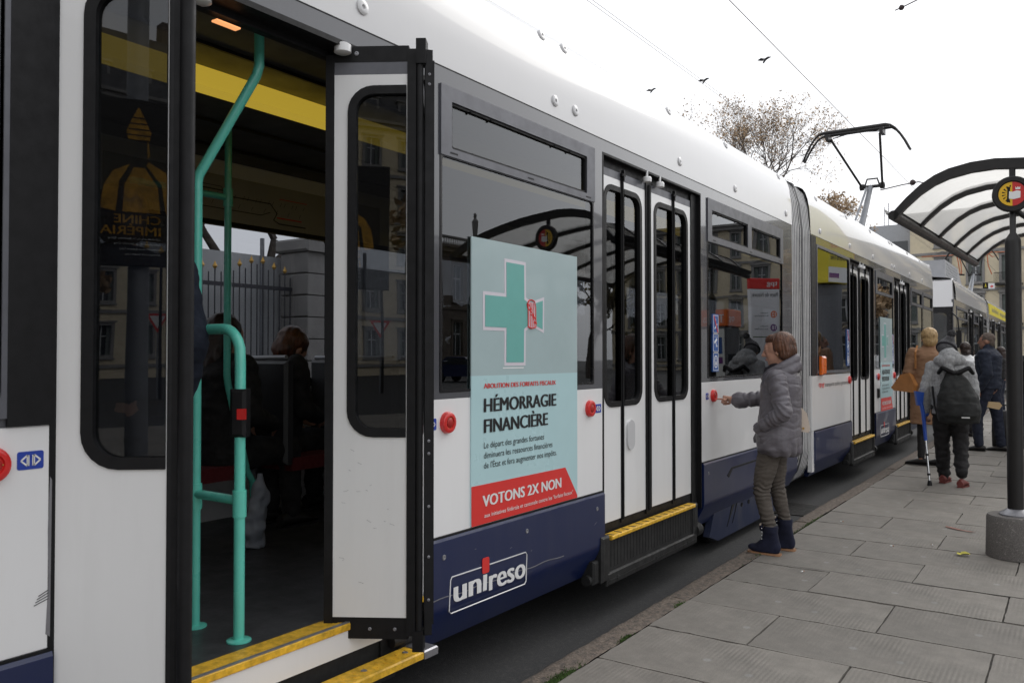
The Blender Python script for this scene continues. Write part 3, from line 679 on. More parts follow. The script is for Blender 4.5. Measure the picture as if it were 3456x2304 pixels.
def unireso(root, a, fr=SIDE, s=1.0):
    """white outlined logo on the skirt"""
    f2 = F(fr.p(a, 0, .0155), fr.u, fr.v, fr.w)
    o = MB(); pts = [(.02, .455), (.245, .452)] ; pts2 = [(.315, .452), (.632, .449), (.645, .435), (.636, .30), (.622, .286), (.012, .290), (0, .302), (.010, .442), (.02, .455)]
    for P in (pts, pts2): o.tube([f2.p(x, z) for x, z in P], .0032, 4)
    lg = o.build('logo', M['ink_white'], root)
    MB().prism(f2, rrect(.252, .308, .417, .492, .01, .01, 3), 0, .003).build('logo_dot', M['ink_red'], lg)
    text(MB(), 'un', f2, .035, .235, .335, .417, .003, .035, .0, LOW).build('lettering', M['ink_white'], lg, smooth=0)
    MB().prism(f2, [(.257, .335), (.287, .335), (.290, .410), (.260, .410)], 0, .003).build('lettering', M['ink_white'], lg)
    text(MB(), 'reso', f2, .310, .622, .326, .408, .003, .035, .0, LOW).build('lettering', M['ink_white'], lg, smooth=0)
def stickers(root, y, fr=SIDE, w_=.004):
    ws = .115
    for i, (za, zb) in enumerate(((1.655, 1.79), (1.505, 1.64), (1.355, 1.49))):
        s = MB().box(fr, y-ws/2-.004, y+ws/2+.004, za-.012, zb+.012, w_-.01, w_).build('pictogram_sticker', M['sblue'], root)
        m = MB()
        m.ringplate(fr, rrect(y-ws/2, y+ws/2, za-.004, zb+.004, .012, .012, 4), rrect(y-ws/2+.005, y+ws/2-.005, za+.001, zb-.001, .010, .010, 4), w_, w_+.0012)
        c = (za+zb)/2
        if i == 0:
            m.prism(fr, [(y-.03, c-.035), (y-.022, c-.043), (y+.035, c-.002), (y+.028, c+.007)], w_, w_+.0015)
            m.tube([fr.p(y-.01, c+.01, w_+.001), fr.p(y-.02, c+.025, w_+.001), fr.p(y+.005, c+.032, w_+.001), fr.p(y-.005, c+.045, w_+.001)], .002, 4)
        elif i == 1:
            m.prism(fr, [(y-.038, c+.008), (y-.028, c-.008), (y+.03, c+.02), (y+.022, c+.042)], w_, w_+.0015)
            m.prism(fr, [(y+.01, c+.0), (y+.018, c-.02), (y+.03, c-.02), (y+.03, c-.032), (y+.008, c-.032), (y, c-.004)], w_, w_+.0015)
            text(m, 'Vidéosurveillance', fr, y-.045, y+.045, zb-.022, zb-.012, w_+.001)
        else:
            for r_ in (.044, .026):
                pt = [(y+math.cos(t)*r_, c+.0+math.sin(t)*r_*1.15) for t in [2*math.pi*k/24 for k in range(24)]]; pi = [(y+(a-y)*.8, c+(b-c)*.8) for a, b in pt]
                m.ringplate(fr, pt, pi, w_, w_+.0012)
            m.prism(fr, [(y+math.cos(t)*.011, c-.012+math.sin(t)*.018) for t in [2*math.pi*k/12 for k in range(12)]], w_, w_+.0012)
        m.build('pictogram', M['ink_white'], s)
        if i == 0: MB().prism(fr, [(y-ws/2+.004, zb), (y-ws/2+.02, zb), (y+ws/2-.004, za), (y+ws/2-.02, za)], w_, w_+.003).build('red_bar', M['ink_red'], s)

# ----- the near tram
T1 = thing('tram', 'long white and navy articulated tram with one door folded open, nearest the camera', 'tram', (-3.55, 3.0, -.12))
# module 1
shell(T1, -7.0, 8.56); far_side(T1, -7.0, 8.4, wins=[(-7, -4.5), (-4.5, -2), (-2, .6), (.6, 2.35), (2.35, 4.40), (4.40, 6.4), (6.4, 8.4)])
side_panel(T1, -7.0, 1.2, [(-6.6, -4.9, 1.30, 2.72), (-4.6, -2.9, 1.30, 2.72), (-2.6, -.9, 1.30, 2.72), (-.6, 1.09, 1.30, 2.72)], 1.275)
for a, b in ((-6.6, -4.9), (-4.6, -2.9), (-2.6, -.9), (-.6, 1.09)): window(T1, a, b, 1.30, 2.72)
skirt(T1, -7.0, 1.2)
bx('corner_strip', M['black'], T1, SIDE, 1.075, 1.19, 1.278, 2.795, -.01, .010)
red_button(T1, 1.036, 1.178); door_sign(T1, 1.14, 1.181, .07, .05)
MB().prism(SIDE, [(1.185, .69), (1.197, .68), (1.199, 1.12), (1.193, 1.13), (1.189, .98), (1.191, .82)], 0, .0012).build('scrape_mark', M['alu'], T1)
for k in range(4): MB().tube([SIDE.p(1.165-.004*k, .80-.008*k, .001), SIDE.p(1.192, .812-.008*k, .001)], .0012, 4).build('scratch', M['black'], T1)
side_panel(T1, 2.83, 4.48, [(2.917, 4.372, 1.300, 2.717)], 1.272)
window(T1, 2.917, 4.372, 1.300, 2.717, 2.392, [(2.995, 4.276, 2.430, 2.648)])
skirt(T1, 2.845, 4.483, extra=[(3.62, .555)])
poster(T1, 3.149, 4.160); unireso(T1, 2.972)
red_button(T1, 2.971, 1.163); door_sign(T1, 2.858, 1.161, .075, .052); red_button(T1, 4.315, 1.157); door_sign(T1, 4.422, 1.152, .075, .052)
door_set(T1, 4.483, 6.085, oval=True)
side_panel(T1, 6.085, 8.56, [(6.212, 8.215, 1.292, 2.712)], 1.265)
window(T1, 6.212, 8.215, 1.292, 2.712, 2.370, [(6.300, 7.165, 2.418, 2.625), (7.268, 8.125, 2.418, 2.615)])
skirt(T1, 6.10, 8.66)
stickers(T1, 6.385)
red_button(T1, 6.325, 1.153); door_sign(T1, 6.203, 1.153, .055, .05)
bc = MB().prism(SIDE, [(6.36, .02), (6.62, .50), (6.72, .53), (8.15, .53), (8.28, .48), (8.42, .10), (8.3, -.03), (6.55, -.04)], -.10, -.045).build('bogie_cover', M['blue_d'], T1)
MB().prism(SIDE, [(6.60, .49), (6.70, .545), (8.18, .545), (8.20, .53), (6.73, .53), (6.64, .47)], -.06, .018).build('cover_lip', M['black'], bc)
MB().prism(SIDE, [(6.75, .04), (6.80, .10), (6.98, .36), (6.93, .20)], -.046, -.040).prism(SIDE, [(6.88, .05), (6.95, .14), (7.08, .38), (7.02, .22)], -.046, -.040).build('air_slot', M['dark'], bc)
for y in (7.12, 7.30): MB().lathe(SIDE.p(y, .17, -.045), SIDE.w, [(0, .02), (.006, .02), (.0, .01)], 12).build('socket', M['dark'], bc)
for y in (6.85, 7.95):
    MB().lathe(SIDE.p(y, .14, -.30), SIDE.w, [(0, .26), (.02, .28), (.09, .28), (.11, .26), (.11, .1), (.12, .08)], 24).build('wheel', M['dark'], T1)
bellows(T1, 8.56, 9.29)
bolts(T1, (3.872, 4.115, 5.607, 6.793, 8.289), 3.255, -.056); bolts(T1, (2.423, 3.93, 4.156, 5.685, 6.874, 8.36), 2.893, -.004)
bolts(T1, (-.5, -2.0, -3.5, .6), 2.893, -.004)
# open door, folded outwards
J1, M1_, L1_ = Vector((-2.42, 1.192, 0)), Vector((-2.125, 1.43, 0)), Vector((-2.455, 1.62, 0))
J2, M2_, L2_ = Vector((-2.42, 2.835, 0)), Vector((-2.165, 2.515, 0)), Vector((-2.49, 2.315, 0))
def fl(a, b, hinge, out):
    """leaf frame from a to b with outer face towards out"""
    u = (b-a).normalized(); w_ = Vector((u.y, -u.x, 0))
    if w_.dot(Vector(out)) < 0: w_ = -w_
    return F(a, u, (0, 0, 1), w_), (b-a).length
f, L_ = fl(J1, M1_, 1, (0, -1, 0)); left_leaf_frame = f
leaf(T1, F(f.p(0, 0, 0), f.u, f.v, f.w), L_-.045, 1, mg=.095)
g = MB().box(f, L_-.045, L_-.005, .36, 2.66, -.04, .004).box(f, -.0, L_-.04, .34, .43, -.035, -.002).tube([f.p(L_+.005, .36, .0), f.p(L_+.005, 2.66, 0)], .022, 10); g.build('rubber_edge', M['black'], T1)
f, L_ = fl(M1_, L1_, 0, (0, 1, 0)); leaf(T1, F(f.p(.045, 0, 0), f.u, f.v, f.w), L_-.045, 0)
MB().box(f, .008, .045, .36, 2.66, -.04, .002).build('rubber_edge', M['black'], T1)
f, L_ = fl(L2_, M2_, 1, (0, -1, 0)); right_leaf_frame = f
leaf(T1, F(f.p(.03, 0, 0), f.u, f.v, f.w), L_-.085, 1)
g = MB().box(f, -.005, .03, .36, 2.68, -.045, .004).box(f, .03, L_-.05, .345, .43, -.04, -.001).box(f, L_-.055, L_-.02, .36, 2.70, -.045, .006).tube([f.p(L_-.008, .36, -.01), f.p(L_-.008, 2.70, -.01)], .016, 10).box(f, L_-.02, L_+.02, 2.64, 2.74, -.05, .012).box(f, L_-.03, L_+.012, .30, .38, -.05, .012).box(f, .03, L_-.05, 2.65, 2.715, -.04, .001)
rb = g.build('rubber_edge', M['black'], T1)
screws(rb, [(x, .385) for x in (.08, .18, .28)], .0, f, 'edge_screw', .007)
screws(rb, [(.12, 2.685)], .002, f, 'edge_screw', .009)
MB().lathe(f.p(.07, 2.70, .03), (0, 0, 1), [(-.024, .026), (-.020, .034), (.010, .034), (.016, .026), (.018, .009), (.085, .009)], 18).build('roller', M['white'], T1)
f, L_ = fl(J2, M2_, 0, (0, 1, 0)); leaf(T1, F(f.p(0, 0, 0), f.u, f.v, f.w), L_-.05, 1)
fm = F(M2_, (J2-M2_).normalized(), (0, 0, 1), (0, 0, 0)) if False else None
e = F(M2_ + Vector((.012, .012, 0)), (.62, .78, 0), (0, 0, 1), (.78, -.62, 0))
rb2 = MB().box(e, 0, .030, .36, 2.70, -.02, 0).box(e, .030, .038, .40, 2.66, -.02, -.006).build('hinge_profile', M['black'], T1)
screws(rb2, [(.016, z) for z in (1.13, 1.08, .87, .67, .50, 2.60, 2.56)], .0, e, 'edge_screw', .006)
g = MB().box(SIDE, 1.2, 2.83, 2.70, 2.722, -.11, .0).box(SIDE, 1.2, 2.83, 2.675, 2.70, -.13, -.09).box(SIDE, 1.19, 1.215, .30, 2.72, -.12, .001).box(SIDE, 2.822, 2.845, .30, 2.72, -.12, .001)
g.build('door_frame', M['black'], T1)
bx('grey_band', M['grey'], T1, SIDE, 1.2, 2.83, 2.722, 2.797, -.05, 0); bx('grey_band', M['grey'], T1, SIDE, 4.48, 6.085, 2.722, 2.797, -.05, 0)
MB().box(SIDE, 1.2, 2.56, .285, .392, -.04, -.012).build('white_sill', M['white'], T1)
s = MB().rbox(SIDE, 1.2, 2.83, .378, .408, -.045, -.004, .004).build('sill_nosing', M['yellow'], T1)
bx('sill_edge', M['alu'], s, SIDE, 1.2, 2.83, .4085, .4125, -.02, -.006)
bx('tread_mat', M['yellow'], s, SIDE, 1.2, 2.83, .401, .405, -.12, -.047)
# folded-out step of the open door
st = MB().box(SIDE, 1.15, 2.66, .10, .285, -.16, -.03).build('step_unit', M['dark'], T1)
MB().rbox(F((0, 0, .238), (0, 1, 0), (1, 0, 0), (0, 0, 1)), 1.1, 2.655, -2.375, -2.265, -.03, .0, .006).build('step_nosing', M['yellow'], st)
MB().rbox(F((0, 0, .239), (0, 1, 0), (1, 0, 0), (0, 0, 1)), 2.656, 2.745, -2.378, -2.262, -.035, .0, .006).build('end_cap', M['alu'], st)
fs = F((0, 0, .238), (0, 1, 0), (1, 0, 0), (0, 0, 1))
for i in range(26): MB().box(F(fs.p(1.9+.030*i, -2.32+.014*(1 if i % 2 else -1), 0), (.8, .6 if i % 2 else -.6, 0), (-.6 if i % 2 else .6, .8, 0), (0, 0, 1)), -.011, .011, -.0035, .0035, -.001, .0022).build('tread_pip', M['yellow'], st)
screws(st, [(2.60, -2.32), (2.36, -2.32), (2.10, -2.32)], .0, fs, 'step_screw', .013); screws(st, [(2.70, -2.32)], .001, fs, 'step_screw', .012)
MB().box(SIDE, 2.56, 2.80, .12, .30, -.12, -.02).tube([SIDE.p(2.60, .27, .0), SIDE.p(2.72, .27, .02)], .03, 10).lathe(SIDE.p(2.62, .285, -.01), SIDE.w, [(0, .02), (.02, .02)], 10).build('hinge_block', M['dark'], st)
# interior fittings
p = MB().tube([(-2.89, 2.0, .40), (-2.89, 2.0, 2.16), (-2.885, 2.003, 2.19), (-2.71, 2.14, 2.59), (-2.70, 2.146, 2.63), (-2.70, 2.146, 2.78)], .020, 14)
pA = p.build('grab_pole', M['pole'], T1, smooth=60)
arc = [(-2.61, 1.995, .405), (-2.61, 1.995, 1.44)] + [(-2.71 + .10*math.cos(t), 1.995, 1.473 + .10*math.sin(t)) for t in [k*math.pi/2/6 for k in range(1, 7)]] + [(-2.89, 1.998, 1.573)]
pB = MB().tube(arc, .0205, 14).tube([(-2.61, 1.995, .925), (-2.89, 2.0, .925)], .018, 12).build('grab_pole', M['pole'], T1, smooth=60)
for o_, h_ in (((-2.61, 1.995, .865), .1), ((-2.89, 2.0, .865), .1), ((-2.89, 2.0, 1.535), .08)): MB().lathe(o_, (0, 0, 1), [(0, .026), (h_, .026)], 14).build('pole_joint', M['pole'], pB)
g = None; _ = MB().lathe((-2.61, 1.995, .865), (0, 0, 1), [(0, .026), (.10, .026)], 14).lathe((-2.89, 2.0, .865), (0, 0, 1), [(0, .026), (.10, .026)], 14).lathe((-2.89, 2.0, 1.535), (0, 0, 1), [(0, .025), (.08, .025)], 14)
for x, y in ((-2.61, 1.995), (-2.89, 2.0)): MB().lathe((x, y, .401), (0, 0, 1), [(0, .046), (.006, .046), (.010, .03)], 16).build('pole_foot', M['pole'], pB)
sb = MB().rbox(F((-2.61, 1.995, 0), (.825, .565, 0), (0, 0, 1), (.565, -.825, 0)), -.030, .030, 1.165, 1.345, -.03, .034, .012).build('stop_button_box', M['black'], pB)
bx('stop_button', M['red'], sb, F((-2.61, 1.995, 0), (.825, .565, 0), (0, 0, 1), (.565, -.825, 0)), .0, .031, 1.232, 1.272, .02, .037)
pC = MB().tube([(-3.95, 2.93, 2.76), (-3.95, 2.93, 1.36), (-3.955, 2.94, 1.31), (-3.99, 3.10, .80), (-3.99, 3.14, .74), (-3.99, 3.15, .40)], .020, 12).tube([(-3.95, 2.93, 2.36), (-3.95, 2.35, 2.36)], .018, 10).lathe((-3.95, 2.93, 2.31), (0, 0, 1), [(0, .027), (.1, .027)], 12)
pC.build('grab_pole', M['pole'], T1, smooth=60)
bx('route_map', M['map'], T1, SIDE, 2.6, 4.9, 2.325, 2.66, -2.262, -2.255)
m = MB(); fw_ = F(SIDE.p(0, 0, -2.2545), (0, 1, 0), (0, 0, 1), (1, 0, 0))
def mline(P, r=.004): m.tube([fw_.p(a, b) for a, b in P], r, 4)
mline([(3.2, 2.56), (3.42, 2.56), (3.44, 2.53), (3.8, 2.53), (3.86, 2.47), (3.83, 2.42), (3.88, 2.40), (4.12, 2.40)], .005); mline([(3.2, 2.44), (3.72, 2.44), (3.80, 2.47)], .004); mline([(3.2, 2.585), (3.4, 2.585), (3.42, 2.555)], .003)
for i in range(26): mline([(3.22+.035*i, 2.50+(.02 if i % 3 else -.04)), (3.235+.035*i, 2.53+(.02 if i % 3 else -.04))], .0015)
m.build('route_line', M['ink_black'], T1)
m = MB(); mline([(3.88, 2.57), (3.9, 2.575), (4.13, 2.575)], .0035); mline([(3.86, 2.44), (4.08, 2.44)], .006); m.build('route_line', M['ink_red'], T1)
def seat(y, x, rz=0, red=True, z=.42):
    f = F((x, y, z), (0, 1, 0), (0, 0, 1), (1, 0, 0))
    b = MB().rbox(F(f.p(0, 0, 0), (1, 0, 0), (0, 0, 1), (0, -1, 0)), -.22, .22, .38, 1.02, -.03, .03, .02).build('seat_back', M['seat'], T1)
    MB().tube([f.p(0, 1.035, -.19), f.p(0, 1.04, .19)], .014, 8).build('seat_rim', M['seatrim'], b)
    MB().box(f, .02, .44, .34, .42, -.22, .22).build('seat_cushion', M['redcloth'] if red else M['seat'], T1)
    MB().tube([f.p(.2, 0, 0), f.p(.2, .34, 0)], .03, 8).build('seat_leg', M['seat'], T1)
for y, x in ((2.62, -4.22), (3.42, -4.22), (4.2, -4.05), (4.2, -4.44), (5.1, -4.4), (6.4, -4.1), (6.4, -4.44), (7.3, -4.1), (7.3, -4.44)): seat(y, x)
for y, x in ((3.45, -2.72), (6.9, -2.75), (7.7, -2.75), (-.6, -4.1), (-.6, -4.4), (-1.5, -4.2)): seat(y, x, 0, False)
bx('entry_lamp', M['lamp'], T1, SIDE, 1.80, 1.90, 2.652, 2.658, -.125, -.095)
MB().lathe((-2.47, 1.72, 2.70), (0, 0, 1), [(-.024, .026), (-.020, .034), (.010, .034), (.016, .026), (.018, .009), (.085, .009)], 18).build('roller', M['white'], T1)
sm_ = MB(); rnd = random.Random(8)
P_ = []
for i in range(28):
    u = 2.86 + i*.042; P_.append(SIDE.p(u, .372 + .004*math.sin(i*.9) - .0006*i, .0142))
MB().tube(P_, .0028, 4).build('scuff_line', M['alu'], T1)
for i in range(16):
    u = .05 + rnd.random()*.22; z = .5 + rnd.random()*.62; a_ = rnd.uniform(-.6, .6); l_ = rnd.uniform(.006, .022); rf = right_leaf_frame
    MB().tube([rf.p(u, z, .0004), rf.p(u+l_*math.cos(a_), z+l_*math.sin(a_), .0004)], .0006, 4).build('scratch', M['alu'], T1)
for i in range(14):
    u = 2.9 + rnd.random()*1.5; z = .16 + rnd.random()*.4; a_ = rnd.uniform(-.4, .4); l_ = rnd.uniform(.01, .05)
    if z > .34: MB().tube([SIDE.p(u, z, .0142), SIDE.p(u+l_*math.cos(a_), z+l_*math.sin(a_), .0142)], .0009, 4).build('scratch', M['alu'], T1)
# module 2
c2 = 9.27
shell(T1, c2, 18.45); far_side(T1, c2, 18.4)
bx('grey_band', M['grey'], T1, SIDE, 11.13, 12.62, 2.722, 2.797, -.05, 0); bx('grey_band', M['grey'], T1, SIDE, 14.2, 15.67, 2.722, 2.797, -.05, 0)
side_panel(T1, c2, 11.13, [(9.49, 11.10, 1.27, 2.712)], 1.25)
window(T1, 9.49, 11.10, 1.27, 2.712)
bx('corner_strip', M['black'], T1, SIDE, 9.275, 9.475, 1.252, 2.79, -.01, .004)
door_set(T1, 11.13, 12.62); door_set(T1, 14.2, 15.67)
side_panel(T1, 12.62, 14.2, [(12.74, 14.11, 1.29, 2.70)], 1.27)
window(T1, 12.74, 14.11, 1.29, 2.70, 2.37, [(12.84, 14.01, 2.405, 2.61)])
poster(T1, 13.05, 13.98, False); unireso(T1, 12.95)
side_panel(T1, 15.67, 18.45, [(15.80, 17.05, 1.40, 2.66), (17.12, 18.35, 1.40, 2.66)], 1.36)
window(T1, 15.80, 17.05, 1.40, 2.66, 2.36, [(15.87, 16.97, 2.40, 2.60)]); window(T1, 17.12, 18.35, 1.40, 2.66, 2.36, [(17.19, 18.28, 2.40, 2.60)])
bx('white_corner', M['white'], T1, SIDE, 9.285, 9.372, .20, .648, -.05, -.004); skirt(T1, 9.37, 11.15, zt=.635); skirt(T1, 12.66, 14.2, zt=.65); skirt(T1, 15.72, 18.4, zt=.67)
stickers(T1, 11.0); stickers(T1, 14.05)
lg = text(MB(), 'tpg', SIDE, 9.56, 9.82, 1.105, 1.165, .0015, .02, .15).build('operator_lettering', M['ink_red'], T1, smooth=0)
text(MB(), 'transports publics genevois', SIDE, 9.85, 10.98, 1.10, 1.165, .0015, .0).build('lettering', M['ink_black'], lg, smooth=0)
for y in (11.05, 12.89, 14.14): red_button(T1, y, 1.165)
door_sign(T1, 12.79, 1.163, .06, .05)
MB().rbox(SIDE, 12.82, 12.94, .86, 1.0, 0, .02, .01).build('key_switch', M['black'], T1)
ind = MB().rbox(SIDE, 9.57, 9.72, 1.255, 1.465, 0, .055, .02).build('indicator_lamp', M['orange'], T1)
bx('lamp_housing', M['black'], ind, SIDE, 9.56, 9.73, 1.248, 1.472, -.005, .008)
bolts(T1, (9.71, 11.2, 12.67, 14.12, 14.34, 15.78, 17.16, 18.38), 3.255, -.056); bolts(T1, (9.67, 11.155, 12.59, 14.04, 14.264, 15.68, 17.08), 2.875, -.002)
endwall(T1, 18.42, m='white')
hvac(T1, 6.8, 8.0, 3.36, -1.6, -.45, .33); hvac(T1, 13.0, 14.2, 3.36, -1.6, -.5, .32); hvac(T1, 16.2, 18.2, 3.38, -1.6, -.7, .22, m='greyb')
hvac(T1, 1.0, 3.4, 3.38, -1.6, -.9, .16, m='hvac')
pantograph(T1, 17.2, 18.6, 17.0)
M['backing'] = mat('pale green blind', (.42, .50, .38), .7)  # for the sheet added behind the second tram's windscreen
# ----- the second tram behind
T2 = thing('tram', 'second white tram with yellow roof advert and grey roof box, stopped behind the near tram', 'tram', (-3.55, 30, -.12))
y2 = 21.75
shell(T2, y2+.5, 30.3); shell(T2, 31.0, 45.0); far_side(T2, y2+.2, 45)
bellows(T2, 30.3, 31.0)
for a, b, wl in ((y2+.1, 24.93, [(22.3, 24.7, 1.35, 2.66)]), (26.2, 27.67, [(26.35, 27.55, 1.30, 2.66)]), (28.92, 30.3, [(29.05, 30.15, 1.3, 2.66)]), (31.0, 32.0, [(31.1, 31.9, 1.3, 2.66)]), (33.2, 34.6, [(33.3, 34.5, 1.3, 2.66)]), (35.8, 45.0, [(36, 37.6, 1.3, 2.66), (37.8, 39.4, 1.3, 2.66), (39.6, 41.2, 1.3, 2.66), (41.4, 43, 1.3, 2.66), (43.2, 44.8, 1.3, 2.66)])):
    side_panel(T2, a, b, wl, 1.27); skirt(T2, a, b)
    for wa, wb, za, zb in wl: window(T2, wa, wb, za, zb, 2.36, [(wa+.08, wb-.08, 2.40, zb-.06)])
for a, b in ((24.93, 26.2), (27.67, 28.92), (32.0, 33.2), (34.6, 35.8)):
    door_set(T2, a, b); bx('grey_band', M['grey'], T2, SIDE, a, b, 2.722, 2.797, -.05, 0)
MB().prism(F(SIDE.p(0, 0, .012), SIDE.u, SIDE.v, SIDE.w), [(31.2, 2.83), (44.5, 2.83), (44.5, 3.18), (31.2, 3.18)], -.06, .0).build('yellow_advert', M['yelposter'], T2)
text(MB(), 'soldes  exposition  soldes', SIDE, 32, 43.5, 2.9, 3.1, .014, .02).build('lettering', M['greyb'], T2, smooth=0)
# cab front (faces the camera)
fr2 = F((0, y2, 0), (1, 0, 0), (0, 0, 1), (0, -1, 0))
xa, xb = -4.68, -2.42
cabp = MB()
secs = [(.14, y2+.25, .12), (.60, y2+.02, .03), (1.30, y2, .0), (2.60, y2+.18, .02)]
cab = MB().add([(xa, y2+.05, 2.62), (xb, y2+.05, 2.62), (xb-.04, y2+.35, 3.26), (xa+.04, y2+.35, 3.26), (xa, y2+.75, 2.62), (xb, y2+.75, 2.62), (xb-.06, y2+.75, 3.34), (xa+.06, y2+.75, 3.34)], [(0, 1, 2, 3), (1, 5, 6, 2), (0, 3, 7, 4), (3, 2, 6, 7), (0, 4, 5, 1), (4, 7, 6, 5)]).build('cab_top', M['white_cove'], T2)
MB().box(fr2, xa, xb, .14, 1.15, -.4, .02).build('cab_front', M['white'], T2)
wsh = MB().ringplate(fr2, outer_for(rrect(xa+.12, xb-.12, 1.27, 2.48, .1, .1, 6), xa, xb, 1.15, 2.62), rrect(xa+.12, xb-.12, 1.27, 2.48, .1, .1, 6), -.35, .0).build('windscreen_frame', M['blackgloss'], T2)
bx('pane', M['glass'], wsh, fr2, xa+.12, xb-.12, 1.27, 2.48, -.05, -.04); bx('glass_backing', M['backing'], wsh, fr2, xa+.14, xb-.2, 2.05, 2.45, -.12, -.11)  # pale green sheet added behind the pane so the windscreen looks translucent green
MB().box(F((0, 0, 0), (0, 1, 0), (0, 0, 1), (1, 0, 0)), y2, y2+.5, 1.15, 2.62, -2.44, -2.401).build('cab_pillar', M['grey'], T2)
MB().tube([(-2.45, y2, 2.5), (-2.30, y2-.15, 2.35), (-2.26, y2-.18, 1.9), (-2.28, y2-.15, 1.7)], .018, 6).box(F((-2.28, y2-.15, 1.85), (1, 0, 0), (0, 0, 1), (0, 1, 0)), -.05, .06, -.2, .2, -.05, .05).build('mirror', M['black'], T2)
for x in (-4.3, -2.8): MB().lathe((x, y2-.02, .8), (0, -1, 0), [(0, .09), (.03, .085), (.05, .05)], 16).build('headlight', M['chrome'], T2)
ac = MB().prism(F((0, 0, 0), (0, 1, 0), (0, 0, 1), (1, 0, 0)), [(y2+1.3, 3.42), (y2+1.25, 3.86), (y2+3.9, 3.86), (y2+4.9, 3.45)], -4.3, -2.72).build('roof_unit', M['hvac'], T2)
g = MB()
for i in range(9):
    for j in range(5): g.lathe((-2.72, y2+1.5+i*.26+(.13 if j % 2 else 0), 3.50+j*.07), (1, 0, 0), [(0, .022), (.004, .022)], 6)
g.build('vent_hole', M['black'], ac)
hvac(T2, 34, 36, 3.4, -1.6, -.6, .25); hvac(T2, 28.2, 29.6, 3.4, -1.6, -.6, .25)
pantograph(T2, 37.6, 39.4, 37.8, zb=3.5, zk=4.85, zh=5.75)
# ================================================================= SETTING
road = MB()
nx, ny = 30, 60
for i in range(nx+1):
    for j in range(ny+1):
        x = -150 + 300*i/nx; y = -90 + 330*j/ny; road.v.append(Vector((x, y, -.12)))
road.f = [(i*(ny+1)+j, (i+1)*(ny+1)+j, (i+1)*(ny+1)+j+1, i*(ny+1)+j+1) for i in range(nx) for j in range(ny)]; road.m = [0]*len(road.f)
tag(road.build('road', M['asphalt']), 'dark worn asphalt road between the tram and the kerb', None, None, 'structure')
for x in (-3.05, -4.05): tag(MB().box(W0, x-.03, x+.03, -30, 110, -.15, -.112).build('tram_rail', M['alu']), 'steel rail sunk in the asphalt', None, None, 'structure')
pv = MB().box(W0, -1.95, 9, -14, 75, -.12, -.012).build('pavement_bed', M['joint']); tag(pv, 'dark sandy bed under the paving slabs', None, None, 'structure')
pav = thing('pavement', 'grey ridged concrete slab pavement along the tram stop', None, (0, 0, 0)); del_ = pav; pav['kind'] = 'structure'
def slab_mesh(seed, wx, wy):
    rnd = random.Random(seed); nx, ny = 14, 8; m = MB(); g = .0045
    top = []
    for i in range(nx+1):
        for j in range(ny+1):
            x = g + (wx-2*g)*i/nx; y = g + (wy-2*g)*j/ny
            if i in (0, nx): x += rnd.uniform(-1, 1)*.0022
            if j in (0, ny): y += rnd.uniform(-1, 1)*.0022
            ch = rnd.random()
            if j in (0, ny) and rnd.random() < .10: y += (1 if j == 0 else -1)*rnd.uniform(.004, .013)
            top.append((x, y))
    for x, y in top: m.v.append(Vector((x, y, noise.noise(Vector((x*1.5+seed, y*1.5, seed)))*.0018)))
    idx = lambda i, j: i*(ny+1)+j
    m.f = [(idx(i, j), idx(i+1, j), idx(i+1, j+1), idx(i, j+1)) for i in range(nx) for j in range(ny)]
    loop = [idx(i, 0) for i in range(nx)] + [idx(nx, j) for j in range(ny)] + [idx(i, ny) for i in range(nx, 0, -1)] + [idx(0, j) for j in range(ny, 0, -1)]
    n0 = len(m.v)
    for k in loop: v = m.v[k]; m.v.append(Vector((v.x, v.y, -.05)))
    for k in range(len(loop)):
        k2 = (k+1) % len(loop); m.f.append((loop[k2], loop[k], n0+k, n0+k2))
    m.m = [0]*len(m.f); m.mats = [M['slab']]
    return m.mesh('slab', None, 30)
SM = {}
def put_slab(x0, x1, y0, y1, k):
    key = (round(x1-x0, 2), k % 5)
    if key not in SM: SM[key] = slab_mesh(len(SM)+3, x1-x0, ROW)
    o = bpy.data.objects.new('paving_slab', SM[key]); COL.objects.link(o); o.parent = pav
    o.location = (x0, y0, random.uniform(-.0035, .0035)); o.rotation_euler = (random.uniform(-.0025, .0025), random.uniform(-.0025, .0025), random.uniform(-.001, .001))
ROW = .5755; k = 0
for r in range(-4, 40):
    y = 4.165 + (r-4)*ROW + 0*r
    even = r % 2 == 0
    xs = [-1.955, -1.41, -.36, .69, 1.74, 2.79] if even else [-1.955, -.905, .145, 1.195, 2.245]
    for a, b in zip(xs, xs[1:]):
        put_slab(a, b, y, y+ROW, k); k += 1
far = MB().box(W0, -1.955, 2.8, 4.165+36*ROW, 75, -.05, -.001).box(W0, 2.8, 9, -14, 75, -.05, -.002).box(W0, -1.955, 2.8, -14, 4.165-8*ROW, -.05, -.001)
far.build('far_paving', M['slab'], pav)
